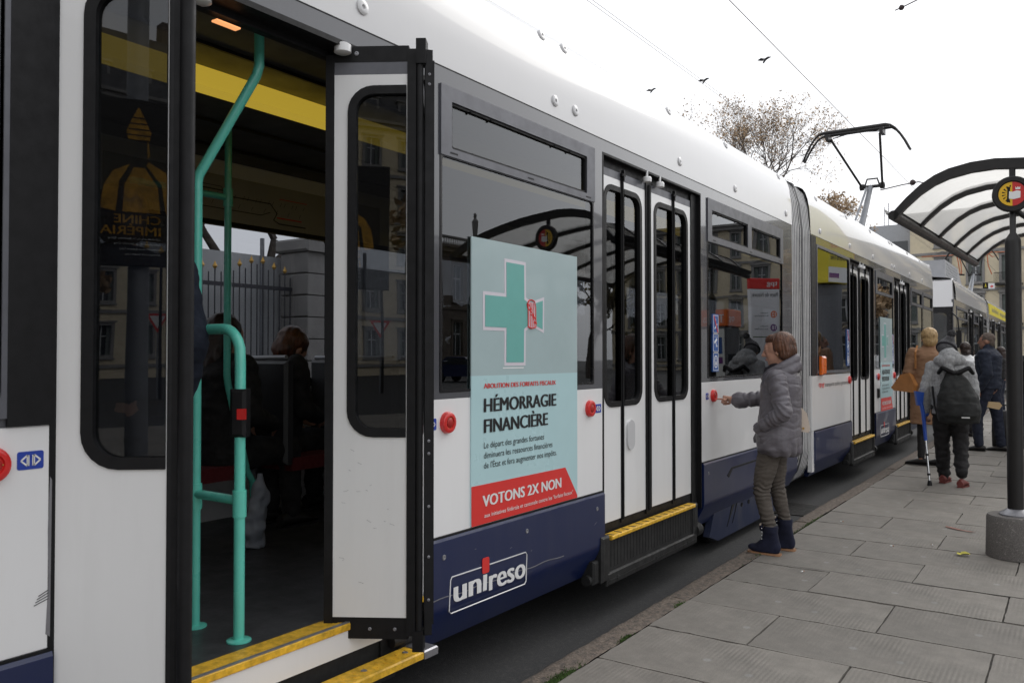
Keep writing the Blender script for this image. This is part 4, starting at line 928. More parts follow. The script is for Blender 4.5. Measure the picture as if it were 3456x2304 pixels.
def kerb_mesh(seed, L):
    rnd = random.Random(seed); m = MB(); nx, ny = 6, 26
    for i in range(nx+1):
        for j in range(ny+1):
            x = -.148*i/nx; y = .004 + (L-.008)*j/ny
            n = noise.noise(Vector((x*18+seed, y*18, 1.3)))*.006 + noise.noise(Vector((x*45+seed, y*45, 4)))*.0035
            z = .006 + n - (.016 if i == nx else 0) - (.004 if i == 0 else 0)
            if i == nx: x += noise.noise(Vector((seed*3., y*6, 0)))*.012 + noise.noise(Vector((seed*3., y*22, 7)))*.006
            if i == 0: x += noise.noise(Vector((seed*5., y*5, 9)))*.005
            m.v.append(Vector((x, y, z)))
    idx = lambda i, j: i*(ny+1)+j
    m.f = [(idx(i, j), idx(i, j+1), idx(i+1, j+1), idx(i+1, j)) for i in range(nx) for j in range(ny)]
    n0 = len(m.v)
    for j in range(ny+1):
        for dz in (-.05, -.13):
            v = m.v[idx(nx, j)]; m.v.append(Vector((v.x + noise.noise(Vector((y*9, j*.7, dz*30+seed)))*.008 - .003, v.y, dz)))
    for j in range(ny):
        a, b = idx(nx, j), idx(nx, j+1); c, d = n0+2*j, n0+2*j+2
        m.f += [(a, b, d, c), (c, d, d+1, c+1)]
    for j, q in ((0, 1), (ny, -1)):
        lp = [idx(i, j) for i in range(nx+1)] + [n0+2*j, n0+2*j+1]; e = len(m.v); m.v.append(Vector((0, m.v[idx(0, j)].y, -.13))); m.f.append(tuple(lp + [e]))
    m.m = [0]*len(m.f); m.mats = [M['kerb']]; return m.mesh('kerb', None, 60)
kerb = thing('kerb', 'rough reddish granite kerb along the pavement edge', None, (0, 0, 0)); kerb['kind'] = 'structure'
KM = [kerb_mesh(i+1, 1.38) for i in range(5)]
for i in range(-6, 42):
    o = bpy.data.objects.new('kerb_stone', KM[i % 5]); COL.objects.link(o); o.parent = kerb; o.location = (-1.9565, 3.34 + 1.38*(i-3), random.uniform(-.004, .004)); o.rotation_euler = (0, 0, random.uniform(-.002, .002))
# moss in the kerb joint, litter, leaf
ms = MB(); rnd = random.Random(4)
for c0, L_, n in ((3.22, .28, 900), (3.9, .10, 160), (6.6, .8, 500), (7.6, .5, 240), (4.6, .1, 80)):
    for i in range(n):
        y = c0 + rnd.gauss(0, L_*.35); x = -1.956 - abs(rnd.gauss(0, .012 if c0 != 3.22 else .02)) + .006; s = rnd.uniform(.002, .005); h = rnd.uniform(.003, .012); a = rnd.uniform(0, 6.3)
        ms.add([(x-math.cos(a)*s, y-math.sin(a)*s, .001), (x+math.cos(a)*s, y+math.sin(a)*s, .001), (x+rnd.uniform(-s, s), y+rnd.uniform(-s, s), .004+h)], [(0, 1, 2)])
tag(ms.build('moss', M['moss'], smooth=0), 'green moss in the joint behind the kerb', None, None, 'stuff')
def leafm(x, y, s, rot):
    m = MB(); P = []
    for i in range(14):
        t = 2*math.pi*i/14; r = s*(.62 + .38*abs(math.cos(2.5*t)))
        P.append((x+math.cos(t+rot)*r, y+math.sin(t+rot)*r*.8, .006 + .018*abs(math.sin(1.5*t+rot))))
    P.append((x, y, .006)); m.add(P, [(i, (i+1) % 14, 14) for i in range(14)]); return m
tag(leafm(-.72, 6.93, .055, .4).build('leaf', M['yleaf']), 'crumpled yellow leaf lying on the pavement beside the shelter base', 'leaf')
for i, (x, y, a, lb) in enumerate(((-1.2, 6.93, .4, 'cigarette butt in the slab joint, left of the yellow leaf'), (-1.56, 5.77, 1.1, 'cigarette butt on the slab edge behind the crack'), (-1.74, 7.7, .2, 'white cigarette end beside the kerb near the drain'), (-.95, 7.15, 2.0, 'brown scrap of leaf and butt at the slab corner left of the yellow leaf'))):
    c, s = math.cos(a)*.014, math.sin(a)*.014
    b = thing('cigarette_butt', lb, 'cigarette butt', (x, y, .004)); MB().tube([(x-c, y-s, .008), (x+c*.2, y+s*.2, .008)], .004, 8).build('paper', M['ink_white'], b); MB().tube([(x+c*.2, y+s*.2, .008), (x+c, y+s, .008)], .0041, 8).build('filter', M['sole'], b)
rp = MB(); rp.prism(W0, [(-.98+.02, 8.02), (-.90, 7.98), (-.80, 7.90), (-.72, 7.88), (-.76, 7.86), (-.86, 7.90), (-.95, 7.97)], .0045, .0052)
rp.build('paint_mark', mat('faded red spray', (.30, .15, .12), .9, var=.4, vs=60), pav)
ck = MB(); rnd = random.Random(12); yb_ = 4.165 + 3*ROW - .002; up_, dn_ = [], []
for i in range(90):
    x = -1.8 + i*.022; wd_ = .0035 + .010*max(0, noise.noise(Vector((x*5, 2, 0)))+.15) + (.012 if -1.25 < x < -.78 else 0)*abs(noise.noise(Vector((x*11, 5, 0))))*1.6
    c_ = yb_ + noise.noise(Vector((x*6, 9, 0)))*.006; up_.append((x, c_+wd_)); dn_.append((x, c_-wd_))
for i in range(89): ck.add([(*dn_[i], .0048), (*dn_[i+1], .0048), (*up_[i+1], .0048), (*up_[i], .0048)], [(0, 1, 2, 3)])
ck.build('open_joint', M['joint'], pav, smooth=0)
# drain
dr = thing('drain_grate', 'cast iron drain grate with wavy slots in the gutter behind the woman', 'drain', (-2.33, 8.75, -.118))
MB().box(W0, -2.62, -2.12, 8.40, 9.08, -.118, -.108).build('frame', M['iron'], dr)
for i in range(9):
    m = MB(); y0 = 8.46 + i*.066
    for k_ in range(10):
        x = -2.58 + .042*k_; f_ = lambda q: y0 + .016*math.sin((q+2.58)*17)
        m.add([(x, f_(x), -.1075), (x+.042, f_(x+.042), -.1075), (x+.042, f_(x+.042)+.030, -.1075), (x, f_(x)+.030, -.1075)], [(0, 1, 2, 3)])
    m.build('slot', M['black'], dr, smooth=0)

# ---- shelter
sh_a = .0433
SF = F((-.0, 7.1, 0), (math.sin(sh_a), math.cos(sh_a), 0), (0, 0, 1), (math.cos(sh_a), -math.sin(sh_a), 0))   # u along the roof, w across
SH = thing('tram_shelter', 'tram stop shelter with curved milky roof, dark ribs and a round emblem sign', 'shelter', (-.39, 7.1, 0))
AR = [(-1.2, 2.60), (-1.11, 2.695), (-1.01, 2.783), (-.91, 2.845), (-.81, 2.884), (-.66, 2.912), (-.50, 2.918), (-.30, 2.896), (-.08, 2.862), (.15, 2.81), (.40, 2.74), (.62, 2.66), (.80, 2.56)]
US = [0, .86, 1.72, 2.57, 3.38, 4.2]
def arc_sheet(m, u0, u1, dz0, dz1, pts=AR):
    n = len(pts); P = [SF.p(u, z+dz, x) for u in (u0, u1) for dz in (dz0, dz1) for x, z in pts]
    fs = []
    for i in range(n-1):
        fs += [(i, i+1, 2*n+i+1, 2*n+i), (n+i, n+i+1, 3*n+i+1, 3*n+i), (i, i+1, n+i+1, n+i), (2*n+i, 2*n+i+1, 3*n+i+1, 3*n+i)]
    fs += [(0, n, 3*n, 2*n), (n-1, 2*n-1, 4*n-1, 3*n-1)]
    return m.add(P, fs)
for i, u in enumerate(US):
    m = MB(); arc_sheet(m, u-.03, u+.03, -.045 if i else -.055, .012 if i else .022); m.build('rib', M['steel'], SH)
for a, b in zip(US, US[1:]):
    m = MB(); arc_sheet(m, a+.03, b-.03, -.010, -.004); m.build('roof_panel', M['poly'], SH)
m = MB().tube([SF.p(-.03, 2.585, -1.205), SF.p(4.25, 2.585, -1.205)], .040, 12).add([SF.p(-.03, 2.62, -1.165), SF.p(-.03, 2.60, -1.26), SF.p(-.03, 2.645, -1.275), SF.p(4.2, 2.62, -1.165), SF.p(4.2, 2.60, -1.26), SF.p(4.2, 2.645, -1.275)], [(0, 1, 4, 3), (1, 2, 5, 4)])
m.build('gutter', M['steel'], SH); MB().tube([SF.p(-.03, 2.545, .805), SF.p(4.25, 2.545, .805)], .040, 12).build('gutter', M['steel'], SH)
PX, PY = -.391, 7.11
def post(x, y, main=True):
    p = MB().lathe((x, y, .30), (0, 0, 1), [(0, .053), (2.01, .053), (2.03, .050), (2.075, .021), (2.55, .021)], 24).build('post', M['steel'], SH)
    MB().lathe((x, y, .30), (0, 0, 1), [(0, .108), (.012, .108), (.045, .062), (.05, .053)], 24).build('collar', M['alu'], p)
    b = MB().lathe((x, y, 0), (0, 0, 1), [(0, .196), (.285, .190), (.302, .180), (.302, .001)], 28).build('concrete_base', M['conc'], SH)
    return p
p1 = post(PX, PY); post(-.425, 11.55)
MB().tube([(PX+.01, PY, 2.55), (PX+.30, PY+.1, 2.30), (PX+.9, PY+.15, 2.62)], .022, 8).build('brace', M['steel'], SH)
SG = F((PX, PY-.035, 2.655), (.995, .10, 0), (0, 0, 1), (.10, -.995, 0))
sg = MB().lathe(SG.p(0, 0, -.02), SG.w, [(0, .130), (.045, .130), (.050, .124), (.050, .096), (.040, .092), (.040, .001)], 36).build('round_sign', M['steel'], SH)
hc = lambda r, a0, a1, n=18: [(math.cos(R(a0+(a1-a0)*i/n))*r, math.sin(R(a0+(a1-a0)*i/n))*r) for i in range(n+1)]
MB().prism(SG, hc(.088, 90, 270), .020, .0215).build('yellow_half', mat('sign yellow', (.75, .45, .02), .4), sg); MB().prism(SG, hc(.088, -90, 90), .020, .0215).build('red_half', mat('sign red', (.55, .03, .03), .4), sg)
m = MB()
for a in range(100, 265, 22):
    m.prism(SG, [(math.cos(R(a))*.025-.012, math.sin(R(a))*.03), (math.cos(R(a-4))*.066, math.sin(R(a-4))*.066), (math.cos(R(a+5))*.066, math.sin(R(a+5))*.066)], .0215, .0225)
m.prism(SG, [(-.035, -.06), (-.018, -.06), (-.012, .05), (-.030, .055)], .0215, .0225).build('eagle_emblem', M['black'], sg)
MB().prism(SG, [(-.022, -.035), (.01, -.04), (.05, -.032), (.052, .015), (.03, .022), (.0, .014), (-.02, .02)], .0225, .0235).build('torn_sticker', M['ink_white'], sg)
MB().prism(SG, [(.02, .03), (.05, .03), (.05, .052), (.042, .04), (.035, .052), (.028, .04), (.02, .052)], .0215, .0225).build('key_emblem', M['ink_white'], sg)

# ---- stop furniture on the pavement (seen mirrored in the tram windows)
TM = thing('ticket_machine', 'grey ticket machine with an orange top on the pavement behind the shelter', 'ticket machine', (-.34, 12.62, 0), R(-12))
f = F((-.34, 12.62, 0), (math.cos(R(-12)), math.sin(R(-12)), 0), (0, 0, 1))
f = F((-.34, 12.62, 0), (math.sin(R(-12)), -math.cos(R(-12)), 0), (0, 0, 1)); f = F(f.o, (0, -1, 0), (0, 0, 1), (-1, 0, 0)); TM.rotation_euler = (0, 0, 0)
MB().rbox(f, -.27, .27, .0, 1.92, -.45, 0, .02).build('body', M['greyb'], TM)
MB().rbox(f, -.30, .30, 1.925, 2.18, -.48, .03, .01).build('orange_top', M['orangeb'], TM)
text(MB(), 'tpg', f, .02, .22, 1.98, 2.08, .033).build('lettering', M['ink_white'], TM, smooth=0)
fs2 = F((-.34, 12.62, 0), (1, 0, 0), (0, 0, 1), (0, -1, 0)); text(MB(), 'Tickets', fs2, .02, .38, 1.98, 2.10, .303).build('lettering', M['ink_white'], TM, smooth=0)
MB().rbox(fs2, .02, .42, .35, 1.88, .27, .285, .005).build('side_poster', M['postwhite'], TM); bx('poster_block', M['sblue'], TM, fs2, .05, .2, 1.5, 1.75, .285, .287); bx('poster_block', M['purple'], TM, fs2, .05, .2, 1.35, 1.45, .285, .287)
bx('screen', M['winpane'], TM, f, -.18, .18, 1.25, 1.5, 0, .004); bx('slot_panel', M['alu'], TM, f, -.18, .18, .8, 1.15, 0, .006)
TT = thing('stop_totem', 'tall pale stop sign panel with a red head standing by the ticket machine', 'sign', (-.13, 15.0, 0))
f = F((-.13, 15.0, 0), (.62, -.78, 0), (0, 0, 1), (-.78, -.62, 0))
MB().rbox(f, -.30, .30, .0, 2.68, -.10, 0, .01).build('panel', M['panel'], TT); MB().rbox(f, -.30, .30, 2.685, 2.88, -.10, 0, .01).build('red_head', M['ink_red'], TT)
text(MB(), 'tpg', f, -.24, -.02, 2.72, 2.82, .003, .02).build('lettering', M['ink_white'], TT, smooth=0); text(MB(), 'Place de Neuve', f, -.26, .26, 2.54, 2.62, .003).build('lettering', M['ink_black'], TT, smooth=0)
for z, c, s_ in ((2.22, 'orangeb', '12'), (1.98, 'purple', '18')):
    MB().lathe(f.p(-.18, z, 0), f.w, [(0, .065), (.003, .065)], 20).build('line_badge', M[c], TT); text(MB(), s_, f, -.215, -.145, z-.035, z+.035, .005, .02).build('lettering', M['ink_white'], TT, smooth=0)
    text(MB(), 'Augustins', f, -.06, .10, z+.01, z+.04, .003).build('lettering', M['ink_black'], TT, smooth=0); text(MB(), 'Bachet-de-Pesay', f, -.06, .22, z-.045, z-.012, .003).build('lettering', M['ink_black'], TT, smooth=0)
bx('rule_line', M['moss'], TT, f, -.26, .26, 1.80, 1.815, 0, .003)
YC = thing('advert_column', 'tall yellow poster box on a grey column behind the shelter roof', 'advertising column', (-.42, 18.6, 0))
MB().lathe((-.30, 18.7, 0), (0, 0, 1), [(0, .33), (3.0, .33)], 28).build('column', M['greyb'], YC)
f = F((-.42, 18.6, 0), (.35, -.94, 0), (0, 0, 1), (-.94, -.35, 0))
MB().rbox(f, -.45, .45, 3.02, 5.45, -.25, .25, .01).build('poster_box', M['yelposter'], YC); bx('red_edge', M['ink_red'], YC, f, -.47, -.451, 3.02, 5.3, -.2, .25)
text(MB(), '1 bière + 1 menu', f, -.38, .38, 3.75, 3.95, .253, .03).build('lettering', M['ink_red'], YC, smooth=0); text(MB(), 'du théâtre et musiques', f, -.38, .38, 4.15, 4.3, .253, .02).build('lettering', M['ink_black'], YC, smooth=0); text(MB(), 'www.cinema-ciné', f, -.38, .38, 3.5, 3.62, .253, .02).build('lettering', M['ink_black'], YC, smooth=0)
bx('white_foot', M['ink_white'], YC, f, -.45, .45, 3.03, 3.35, .25, .253); bx('purple_block', M['purple'], YC, f, .1, .43, 3.12, 3.22, .253, .255)
# framed exhibition poster on a mast, mirrored by the folded leaf
lf = left_leaf_frame; vp = Vector((0, 0, CAMZ))
def mirror(q): return q - lf.w*2*((q-lf.o).dot(lf.w))
def cam_ray(x, y, d):
    fw = Vector((-math.sin(R(34.42)), math.cos(R(34.42)), .0172)); rt = Vector((math.cos(R(34.42)), math.sin(R(34.42)), 0)); u = (x-1728)/2790; v = -(y-1152)/2790
    return vp + (fw + rt*u + Vector((0, 0, 1))*v)*d
pc = mirror(cam_ray(455, 610, 6.4)); pu = mirror(cam_ray(655, 610, 6.4)) - pc; pu.z = 0; pu.normalize(); wv = mirror(vp) - pc; wv.z = 0; wv.normalize()
uu = Vector((-wv.y, wv.x, 0)); uu = uu if uu.dot(pu) < 0 else -uu
EP = thing('exhibition_poster', 'black exhibition poster with a yellow robe on a mast, mirrored in the open door', 'poster', (pc.x, pc.y, 0))
f = F((pc.x, pc.y, 0), uu, (0, 0, 1), wv)
zc = pc.z
MB().rbox(f, -.45, .45, zc-.66, zc+.66, -.05, 0, .01).build('frame', M['post_dk'], EP)
bx('sheet', M['post_dk'], EP, f, -.42, .42, zc-.62, zc+.62, 0, .004)
rb_ = MB().prism(f, [(-.30, zc-.22), (-.27, zc-.02), (-.20, zc+.10), (-.08, zc+.17), (-.06, zc+.14), (-.17, zc-.0), (-.20, zc-.24)], .004, .006).prism(f, [(-.16, zc-.24), (-.14, zc-.02), (-.05, zc+.12), (.03, zc+.12), (.10, zc-.02), (.12, zc-.24)], .004, .006).prism(f, [(.06, zc+.14), (.18, zc+.08), (.25, zc-.04), (.28, zc-.22), (.17, zc-.24), (.14, zc+.0)], .004, .006)
rb_.build('robe_print', M['post_yel'], EP)
MB().prism(f, [(-.09, zc+.34), (.07, zc+.34), (.08, zc+.40), (.04, zc+.50), (-.01, zc+.60), (-.06, zc+.50), (-.10, zc+.40)], .004, .006).prism(f, [(-.09, zc+.22), (-.08, zc+.33), (-.07, zc+.33), (-.07, zc+.20)], .004, .006).build('crown_print', M['post_yel'], EP)
for k_ in range(4): MB().prism(f, [(-.10+.01*k_, zc+.37+.045*k_), (.08-.012*k_, zc+.37+.045*k_), (.08-.012*k_, zc+.38+.045*k_), (-.10+.01*k_, zc+.38+.045*k_)], .006, .007).build('crown_band', M['post_dk'], EP)
text(MB(), 'CHINE', f, -.16, .18, zc-.33, zc-.26, .008, .02, 0, CAPS).build('lettering', M['post_yel'], EP, smooth=0); text(MB(), 'IMPÉRIALE', f, -.16, .40, zc-.42, zc-.35, .008, .02, 0, CAPS).build('lettering', M['post_yel'], EP, smooth=0)
for i in range(4): text(MB(), 'Splendeurs de la dynastie Qing', f, -.16, .22-.04*i, zc-.46-.04*i, zc-.44-.04*i, .008).build('lettering', M['ink_white'], EP, smooth=0)
MB().lathe((pc.x-wv.x*.12, pc.y-wv.y*.12, -.0), (0, 0, 1), [(0, .085), (6.5, .075)], 16).build('mast', M['mast'], EP)

rl = right_leaf_frame
def mirror2(q): return q - rl.w*2*((q-rl.o).dot(rl.w))
yc = mirror2(cam_ray(1278, 1108, 34)); YS = thing('yield_sign', 'red and white give way triangle on a post, mirrored in the right open door leaf', 'traffic sign', (yc.x, yc.y, -.12))
yw = (mirror2(vp)-yc); yw.z = 0; yw.normalize(); f = F(yc, Vector((-yw.y, yw.x, 0)), (0, 0, 1), yw)
MB().prism(f, [(-.42, .34), (.42, .34), (0, -.38)], -.01, .01).build('red_triangle', M['ink_red'], YS); MB().prism(f, [(-.28, .25), (.28, .25), (0, -.22)], .01, .015).build('white_face', M['ink_white'], YS); MB().tube([(yc.x, yc.y, -.12), f.p(0, .3, -.03)], .035, 8).build('post', M['mast'], YS)
lc = mirror2(cam_ray(1286, 757, 34)); LP_ = thing('street_lamp', 'old globe street lamp on a dark post, mirrored in the right open door leaf', 'street lamp', (lc.x, lc.y, -.12))
MB().lathe((lc.x, lc.y, lc.z-.35), (0, 0, 1), [(0, .10), (.1, .2), (.35, .27), (.6, .2), (.72, .08), (.85, .02)], 14).build('globe', M['greyb'], LP_); MB().tube([(lc.x, lc.y, -.12), (lc.x, lc.y, lc.z-.3)], .06, 8).build('post', M['steel'], LP_)
# ---- street beyond the tram: railing, hoarding, gate pillar
def post_line(x): return x
HB = thing('hoarding', 'pale grey site hoarding of tall sheets behind the iron railing', 'hoarding', (-9.4, 5, 0))
for i in range(14):
    y0 = -2.5 + i*1.0; bx('sheet', M['hoard'], HB, F((-9.4, 0, 0), (0, 1, 0), (0, 0, 1), (1, 0, 0)), y0+.015, y0+.985, 1.3, 2.86, 0, .03)
    MB().tube([(-9.35, y0, 0), (-9.35, y0, 3.1)], .03, 6).build('stay', M['mast'], HB)
FN = thing('iron_railing', 'black iron railing with gilt spear tips in front of the hoarding', 'fence', (-9.0, 5, 0))
ff_ = F((-9.0, 0, 0), (0, 1, 0), (0, 0, 1), (1, 0, 0))
bx('rail', M['fence'], FN, ff_, -2.2, 8.2, 2.36, 2.41, -.02, .02); bx('rail', M['fence'], FN, ff_, -2.2, 8.2, .3, .35, -.02, .02); bx('plinth', M['stoneg'], FN, ff_, -2.2, 8.2, -.1, .3, -.2, .2)
for i in range(78):
    y = 1.0 + i*.093; t = ((y-5.6) % 1.55)/1.55; zt = 2.53 + .16*abs(2*t-1)**2 + (.05 if i % 2 else 0)
    q = MB().tube([(-9.0, y, .3), (-9.0, y, zt)], .008, 6).build('picket', M['fence'], FN)
    if i % 2: MB().lathe((-9.0, y, zt), (0, 0, 1), [(-.01, .012), (.02, .032), (.06, .012), (.09, .002)], 8).build('spear_tip', M['gold'], q)
GP = thing('gate_pillar', 'coursed stone gate pillar at the end of the iron railing', 'pillar', (-8.95, 8.0, 0))
for i in range(10):
    z0 = -.1 + i*.30; MB().rbox(F((-8.95, 8.0, 0), (1, 0, 0), (0, 0, 1), (0, -1, 0)), -.28, .28, z0+.01, z0+.295, -.28, .28, .012).build('stone', M['stoneg'], GP)
bx('core', M['joint'], GP, F((-8.95, 8.0, 0), (1, 0, 0), (0, 0, 1), (0, -1, 0)), -.26, .26, -.1, 2.9, -.26, .26); MB().rbox(F((-8.95, 8.0, 0), (1, 0, 0), (0, 0, 1), (0, -1, 0)), -.34, .34, 2.9, 3.08, -.34, .34, .03).build('cap_stone', M['stoneg'], GP)

# ---- trees
def tree(label, loc, h, spread, seed, leafm_, nleaf=2600, depth=6, lsize=.07, group=None, trunk=.18, lean=0, name='tree', clear=.25, tl=None, L0=None):
    rnd = random.Random(seed); t = thing(name, label, 'tree', loc, group=group); br = MB(); tips = []
    B0 = Vector(loc)
    def grow(p, d, r, L, n):
        q = p; seg = 3
        pts = [p]
        for i in range(seg):
            d = (d + Vector((rnd.uniform(-1, 1), rnd.uniform(-1, 1), rnd.uniform(-.3, .6)))*.13).normalized(); q = q + d*(L/seg); pts.append(q)
        br.tube(pts, [r, r*.9, r*.78, r*.62], 6 if n > 3 else 4 if n > 1 else 3, cap=False)
        if n <= 2: tips.extend(pts[1:])
        if n == 0: return
        for i in range(rnd.choice((2, 3, 3)) if n > 1 else 3):
            ax = d.orthogonal().normalized(); ax.rotate(Matrix.Rotation(rnd.uniform(0, 6.28), 3, d)); d2 = d.copy(); d2.rotate(Matrix.Rotation(rnd.uniform(.30, .85)*spread, 3, ax)); d2 = (d2 + Vector((0, 0, .10))).normalized()
            grow(pts[rnd.choice((2, 3, 3))], d2, r*.60, L*rnd.uniform(.66, .86), n-1)
    if tl:
        br.tube([B0, B0 + Vector((.1, 0, tl*.5)), B0 + Vector((0, 0, tl))], [trunk*1.3, trunk, trunk*.8], 8)
        for q in range(5):
            a_ = 2*math.pi*q/5 + rnd.uniform(-.3, .3); grow(B0 + Vector((0, 0, tl-.1*q)), Vector((math.cos(a_)*.55, math.sin(a_)*.55, 1)).normalized(), trunk*.42, L0, depth)
    else: grow(B0 + Vector((0, 0, -.12)), Vector((lean, 0, 1)).normalized(), trunk, h*clear, depth)
    br.build('trunk', M['bark'], t, smooth=60)
    lv = MB()
    for i in range(nleaf):
        c = rnd.choice(tips) + Vector((rnd.gauss(0, .1), rnd.gauss(0, .1), rnd.gauss(0, .1)))*(h/10); a = Vector((rnd.uniform(-1, 1), rnd.uniform(-1, 1), rnd.uniform(-1, 1))).normalized(); b = a.orthogonal().normalized(); s = lsize*rnd.uniform(.5, 1.2)
        lv.add([c-a*s, c+b*s*.6, c+a*s, c-b*s*.6], [(0, 1, 2, 3)])
    lv.build('crown', M[leafm_], t, smooth=0)
    return t
tree('almost bare tree with sparse rusty leaves rising behind the middle of the near tram', (-13.3, 41, -.12), 10, 1.0, 11, 'leaf', 8500, 7, .055, trunk=.20, tl=8.0, L0=2.05)
tree('lower tree with denser orange leaves showing just above the bellows of the tram', (-10.4, 43, -.12), 8, 1.0, 21, 'leaf', 2600, 6, .08, trunk=.16, tl=6.4, L0=1.05)
for i, (x, y, h, lf_, lb) in enumerate(((-16, 9, 10, 'leaf2', 'leafy tree behind the hoarding, left of the gate pillar'), (-14, 11.5, 10, 'leaf2', 'leafy tree behind the gate pillar'), (-17, 2.5, 10, 'leaf', 'thin rusty tree behind the left end of the hoarding'),
        (9, 58, 12, 'leaf', 'broad rusty tree added opposite the tram for the orange reflection in its windows'), (20, 16, 11, 'leaf', 'bushy rusty tree on the square facing the near tram'), (12, -24, 12, 'leaf', 'orange tree in front of the mansard building'), (4, -34, 11, 'leaf', 'second orange tree before the mansard building'), (24, 52, 12, 'leaf2', 'tree before the cream apartment house on the right'))):  # the broad rusty tree is added for the orange-brown reflection in the second car
    tree(lb, (x, y, -.12), h, 1.0, 31+i, lf_, 3800, 5, .20, trunk=.2)

# ---- buildings
def facade(name, label, cat, o, u, wdt, floors, fh, base, dep, wall, win_w=1.1, win_h=2.1, pitch=2.9, roof=None, rh=3.5, arch=False, balcony=(), cols=None, shut=True, trim='stoneg', cornice=.6):
    u = Vector(u).normalized(); w_ = u.cross(Vector((0, 0, 1))); t = thing(name, label, cat, o); fr = F(o, u, (0, 0, 1), w_)
    n = int((wdt-.8)/pitch); off = (wdt-(n-1)*pitch)/2; H = base + floors*fh
    cells = MB()
    us = [0] + [off+pitch*(i+.5) for i in range(n-1)] + [wdt]
    wn = []
    for k_ in range(floors):
        z0 = base + k_*fh; z1 = z0 + fh
        for i in range(n):
            c = off + pitch*i; a, b, za, zb = c-win_w/2, c+win_w/2, z0+.75, z0+.75+win_h
            P = lambda q, z: fr.p(q, z, 0)
            A, B = us[i], us[i+1]
            cells.add([P(A, z0), P(B, z0), P(B, z1), P(A, z1), P(a, za), P(b, za), P(b, zb), P(a, zb)], [(0, 1, 5, 4), (1, 2, 6, 5), (2, 3, 7, 6), (3, 0, 4, 7)]); wn.append((c, za, zb, k_, i))
    cells.box(fr, 0, wdt, -.5, base, -.3, 0).box(fr, 0, wdt, -.5, H, -dep, -.35)
    cells.add([fr.p(0, base, 0), fr.p(0, H, 0), fr.p(0, H, -.36), fr.p(0, base, -.36), fr.p(wdt, base, 0), fr.p(wdt, H, 0), fr.p(wdt, H, -.36), fr.p(wdt, base, -.36)], [(0, 1, 2, 3), (4, 5, 6, 7), (1, 5, 6, 2)])
    cells.build('wall', M[wall], t, smooth=0)
    # one window built once, shared by all copies
    h2 = win_h; f0 = F((0, 0, 0), u, (0, 0, 1), w_)
    m = MB(); m.ringplate(f0, outer_for(rrect(-win_w/2, win_w/2, 0, h2, .01, .01, 2), -win_w/2-.2, win_w/2+.2, -.2, h2+.2), rrect(-win_w/2, win_w/2, 0, h2, .01, .01, 2), -.35, .08)
    m.box(f0, -win_w/2-.3, win_w/2+.3, h2+.2, h2+.32, -.1, .2).box(f0, -win_w/2-.25, win_w/2+.25, -.3, -.2, -.1, .16)
    if arch: m.prism(f0, [(-win_w/2-.3, h2+.32), (win_w/2+.3, h2+.32), (win_w/4, h2+.66), (0, h2+.75), (-win_w/4, h2+.66)], -.05, .14)
    m.mats = [M[trim]]; me_f = m.mesh('window', None, 0)
    m = MB().box(f0, -win_w/2, win_w/2, 0, h2, -.30, -.26); m.mats = [M['winpane']]; me_p = m.mesh('pane', None, 0)
    m = MB().box(f0, -.04, .04, 0, h2, -.26, -.22).box(f0, -win_w/2, win_w/2, h2*.62, h2*.66, -.26, -.22).box(f0, -win_w/2, -win_w/2+.06, 0, h2, -.26, -.22).box(f0, win_w/2-.06, win_w/2, 0, h2, -.26, -.22); m.mats = [M['hoard']]; me_s = m.mesh('sash', None, 0)
    m = MB().box(f0, -win_w/2-.02, -win_w/2+win_w*.22, 0, h2, -.2, -.16).box(f0, win_w/2-win_w*.22, win_w/2+.02, 0, h2, -.2, -.16); m.mats = [M['shutter']]; me_sh = m.mesh('shutter', None, 0)
    me_b = None
    for c, za, zb, k_, i in wn:
        wl_ = fr.p(c, za, 0); o_ = bpy.data.objects.new('window', me_f); COL.objects.link(o_); o_.parent = t; o_.location = wl_ - Vector(o)
        for nm, me in (('pane', me_p), ('sash', me_s)) + ((('shutter', me_sh),) if shut else ()):
            q = bpy.data.objects.new(nm, me); COL.objects.link(q); q.parent = o_
        if (k_ in balcony) and (cols is None or i in cols):
            if me_b is None:
                m = MB().box(f0, -win_w/2-.5, win_w/2+.5, -.45, -.30, -.05, .85)
                for s_ in range(22): m.box(f0, -win_w/2-.48+s_*(win_w+.96)/21-.012, -win_w/2-.48+s_*(win_w+.96)/21+.012, -.3, .62, .80, .83)
                m.box(f0, -win_w/2-.5, win_w/2+.5, .62, .68, .78, .85); m.mats = [M['steel']]; me_b = m.mesh('balcony', None, 0)
            q = bpy.data.objects.new('balcony', me_b); COL.objects.link(q); q.parent = t; q.location = wl_ - Vector(o)
    g = MB()
    for k_ in range(floors): g.box(fr, -.05, wdt+.05, base+k_*fh-.12, base+k_*fh+.12, -.1, .14)
    g.build('string_course', M[trim], t)
    MB().box(fr, -cornice*.8, wdt+cornice*.8, H-.2, H+.15, -.3, cornice*.7).box(fr, -cornice, wdt+cornice, H+.15, H+.38, -.3, cornice).build('cornice', M[trim], t)
    if roof:
        MB().prism(F(fr.p(0, 0, 0), w_, (0, 0, 1), -u), [(.1, H+.38), (-1.3, H+.38+rh), (-dep+1.3, H+.38+rh), (-dep, H+.38)], -wdt, 0).build('roof', M[roof], t)
        for i in range(0, n, 1):
            c = off + pitch*i; d = MB().box(fr, c-.6, c+.6, H+.5, H+2.3, -1.8, -.25).box(fr, c-.75, c+.75, H+2.3, H+2.45, -2.0, -.15).build('dormer', M[trim], t); bx('pane', M['winpane'], d, fr, c-.4, c+.4, H+.8, H+2.1, -.25, -.22)
        for i in range(1, n, 3): MB().box(fr, off+pitch*i-.5, off+pitch*i+.7, H+2, H+rh+2.2, -3.2, -2.2).build('chimney', M['museum'], t)
    return t
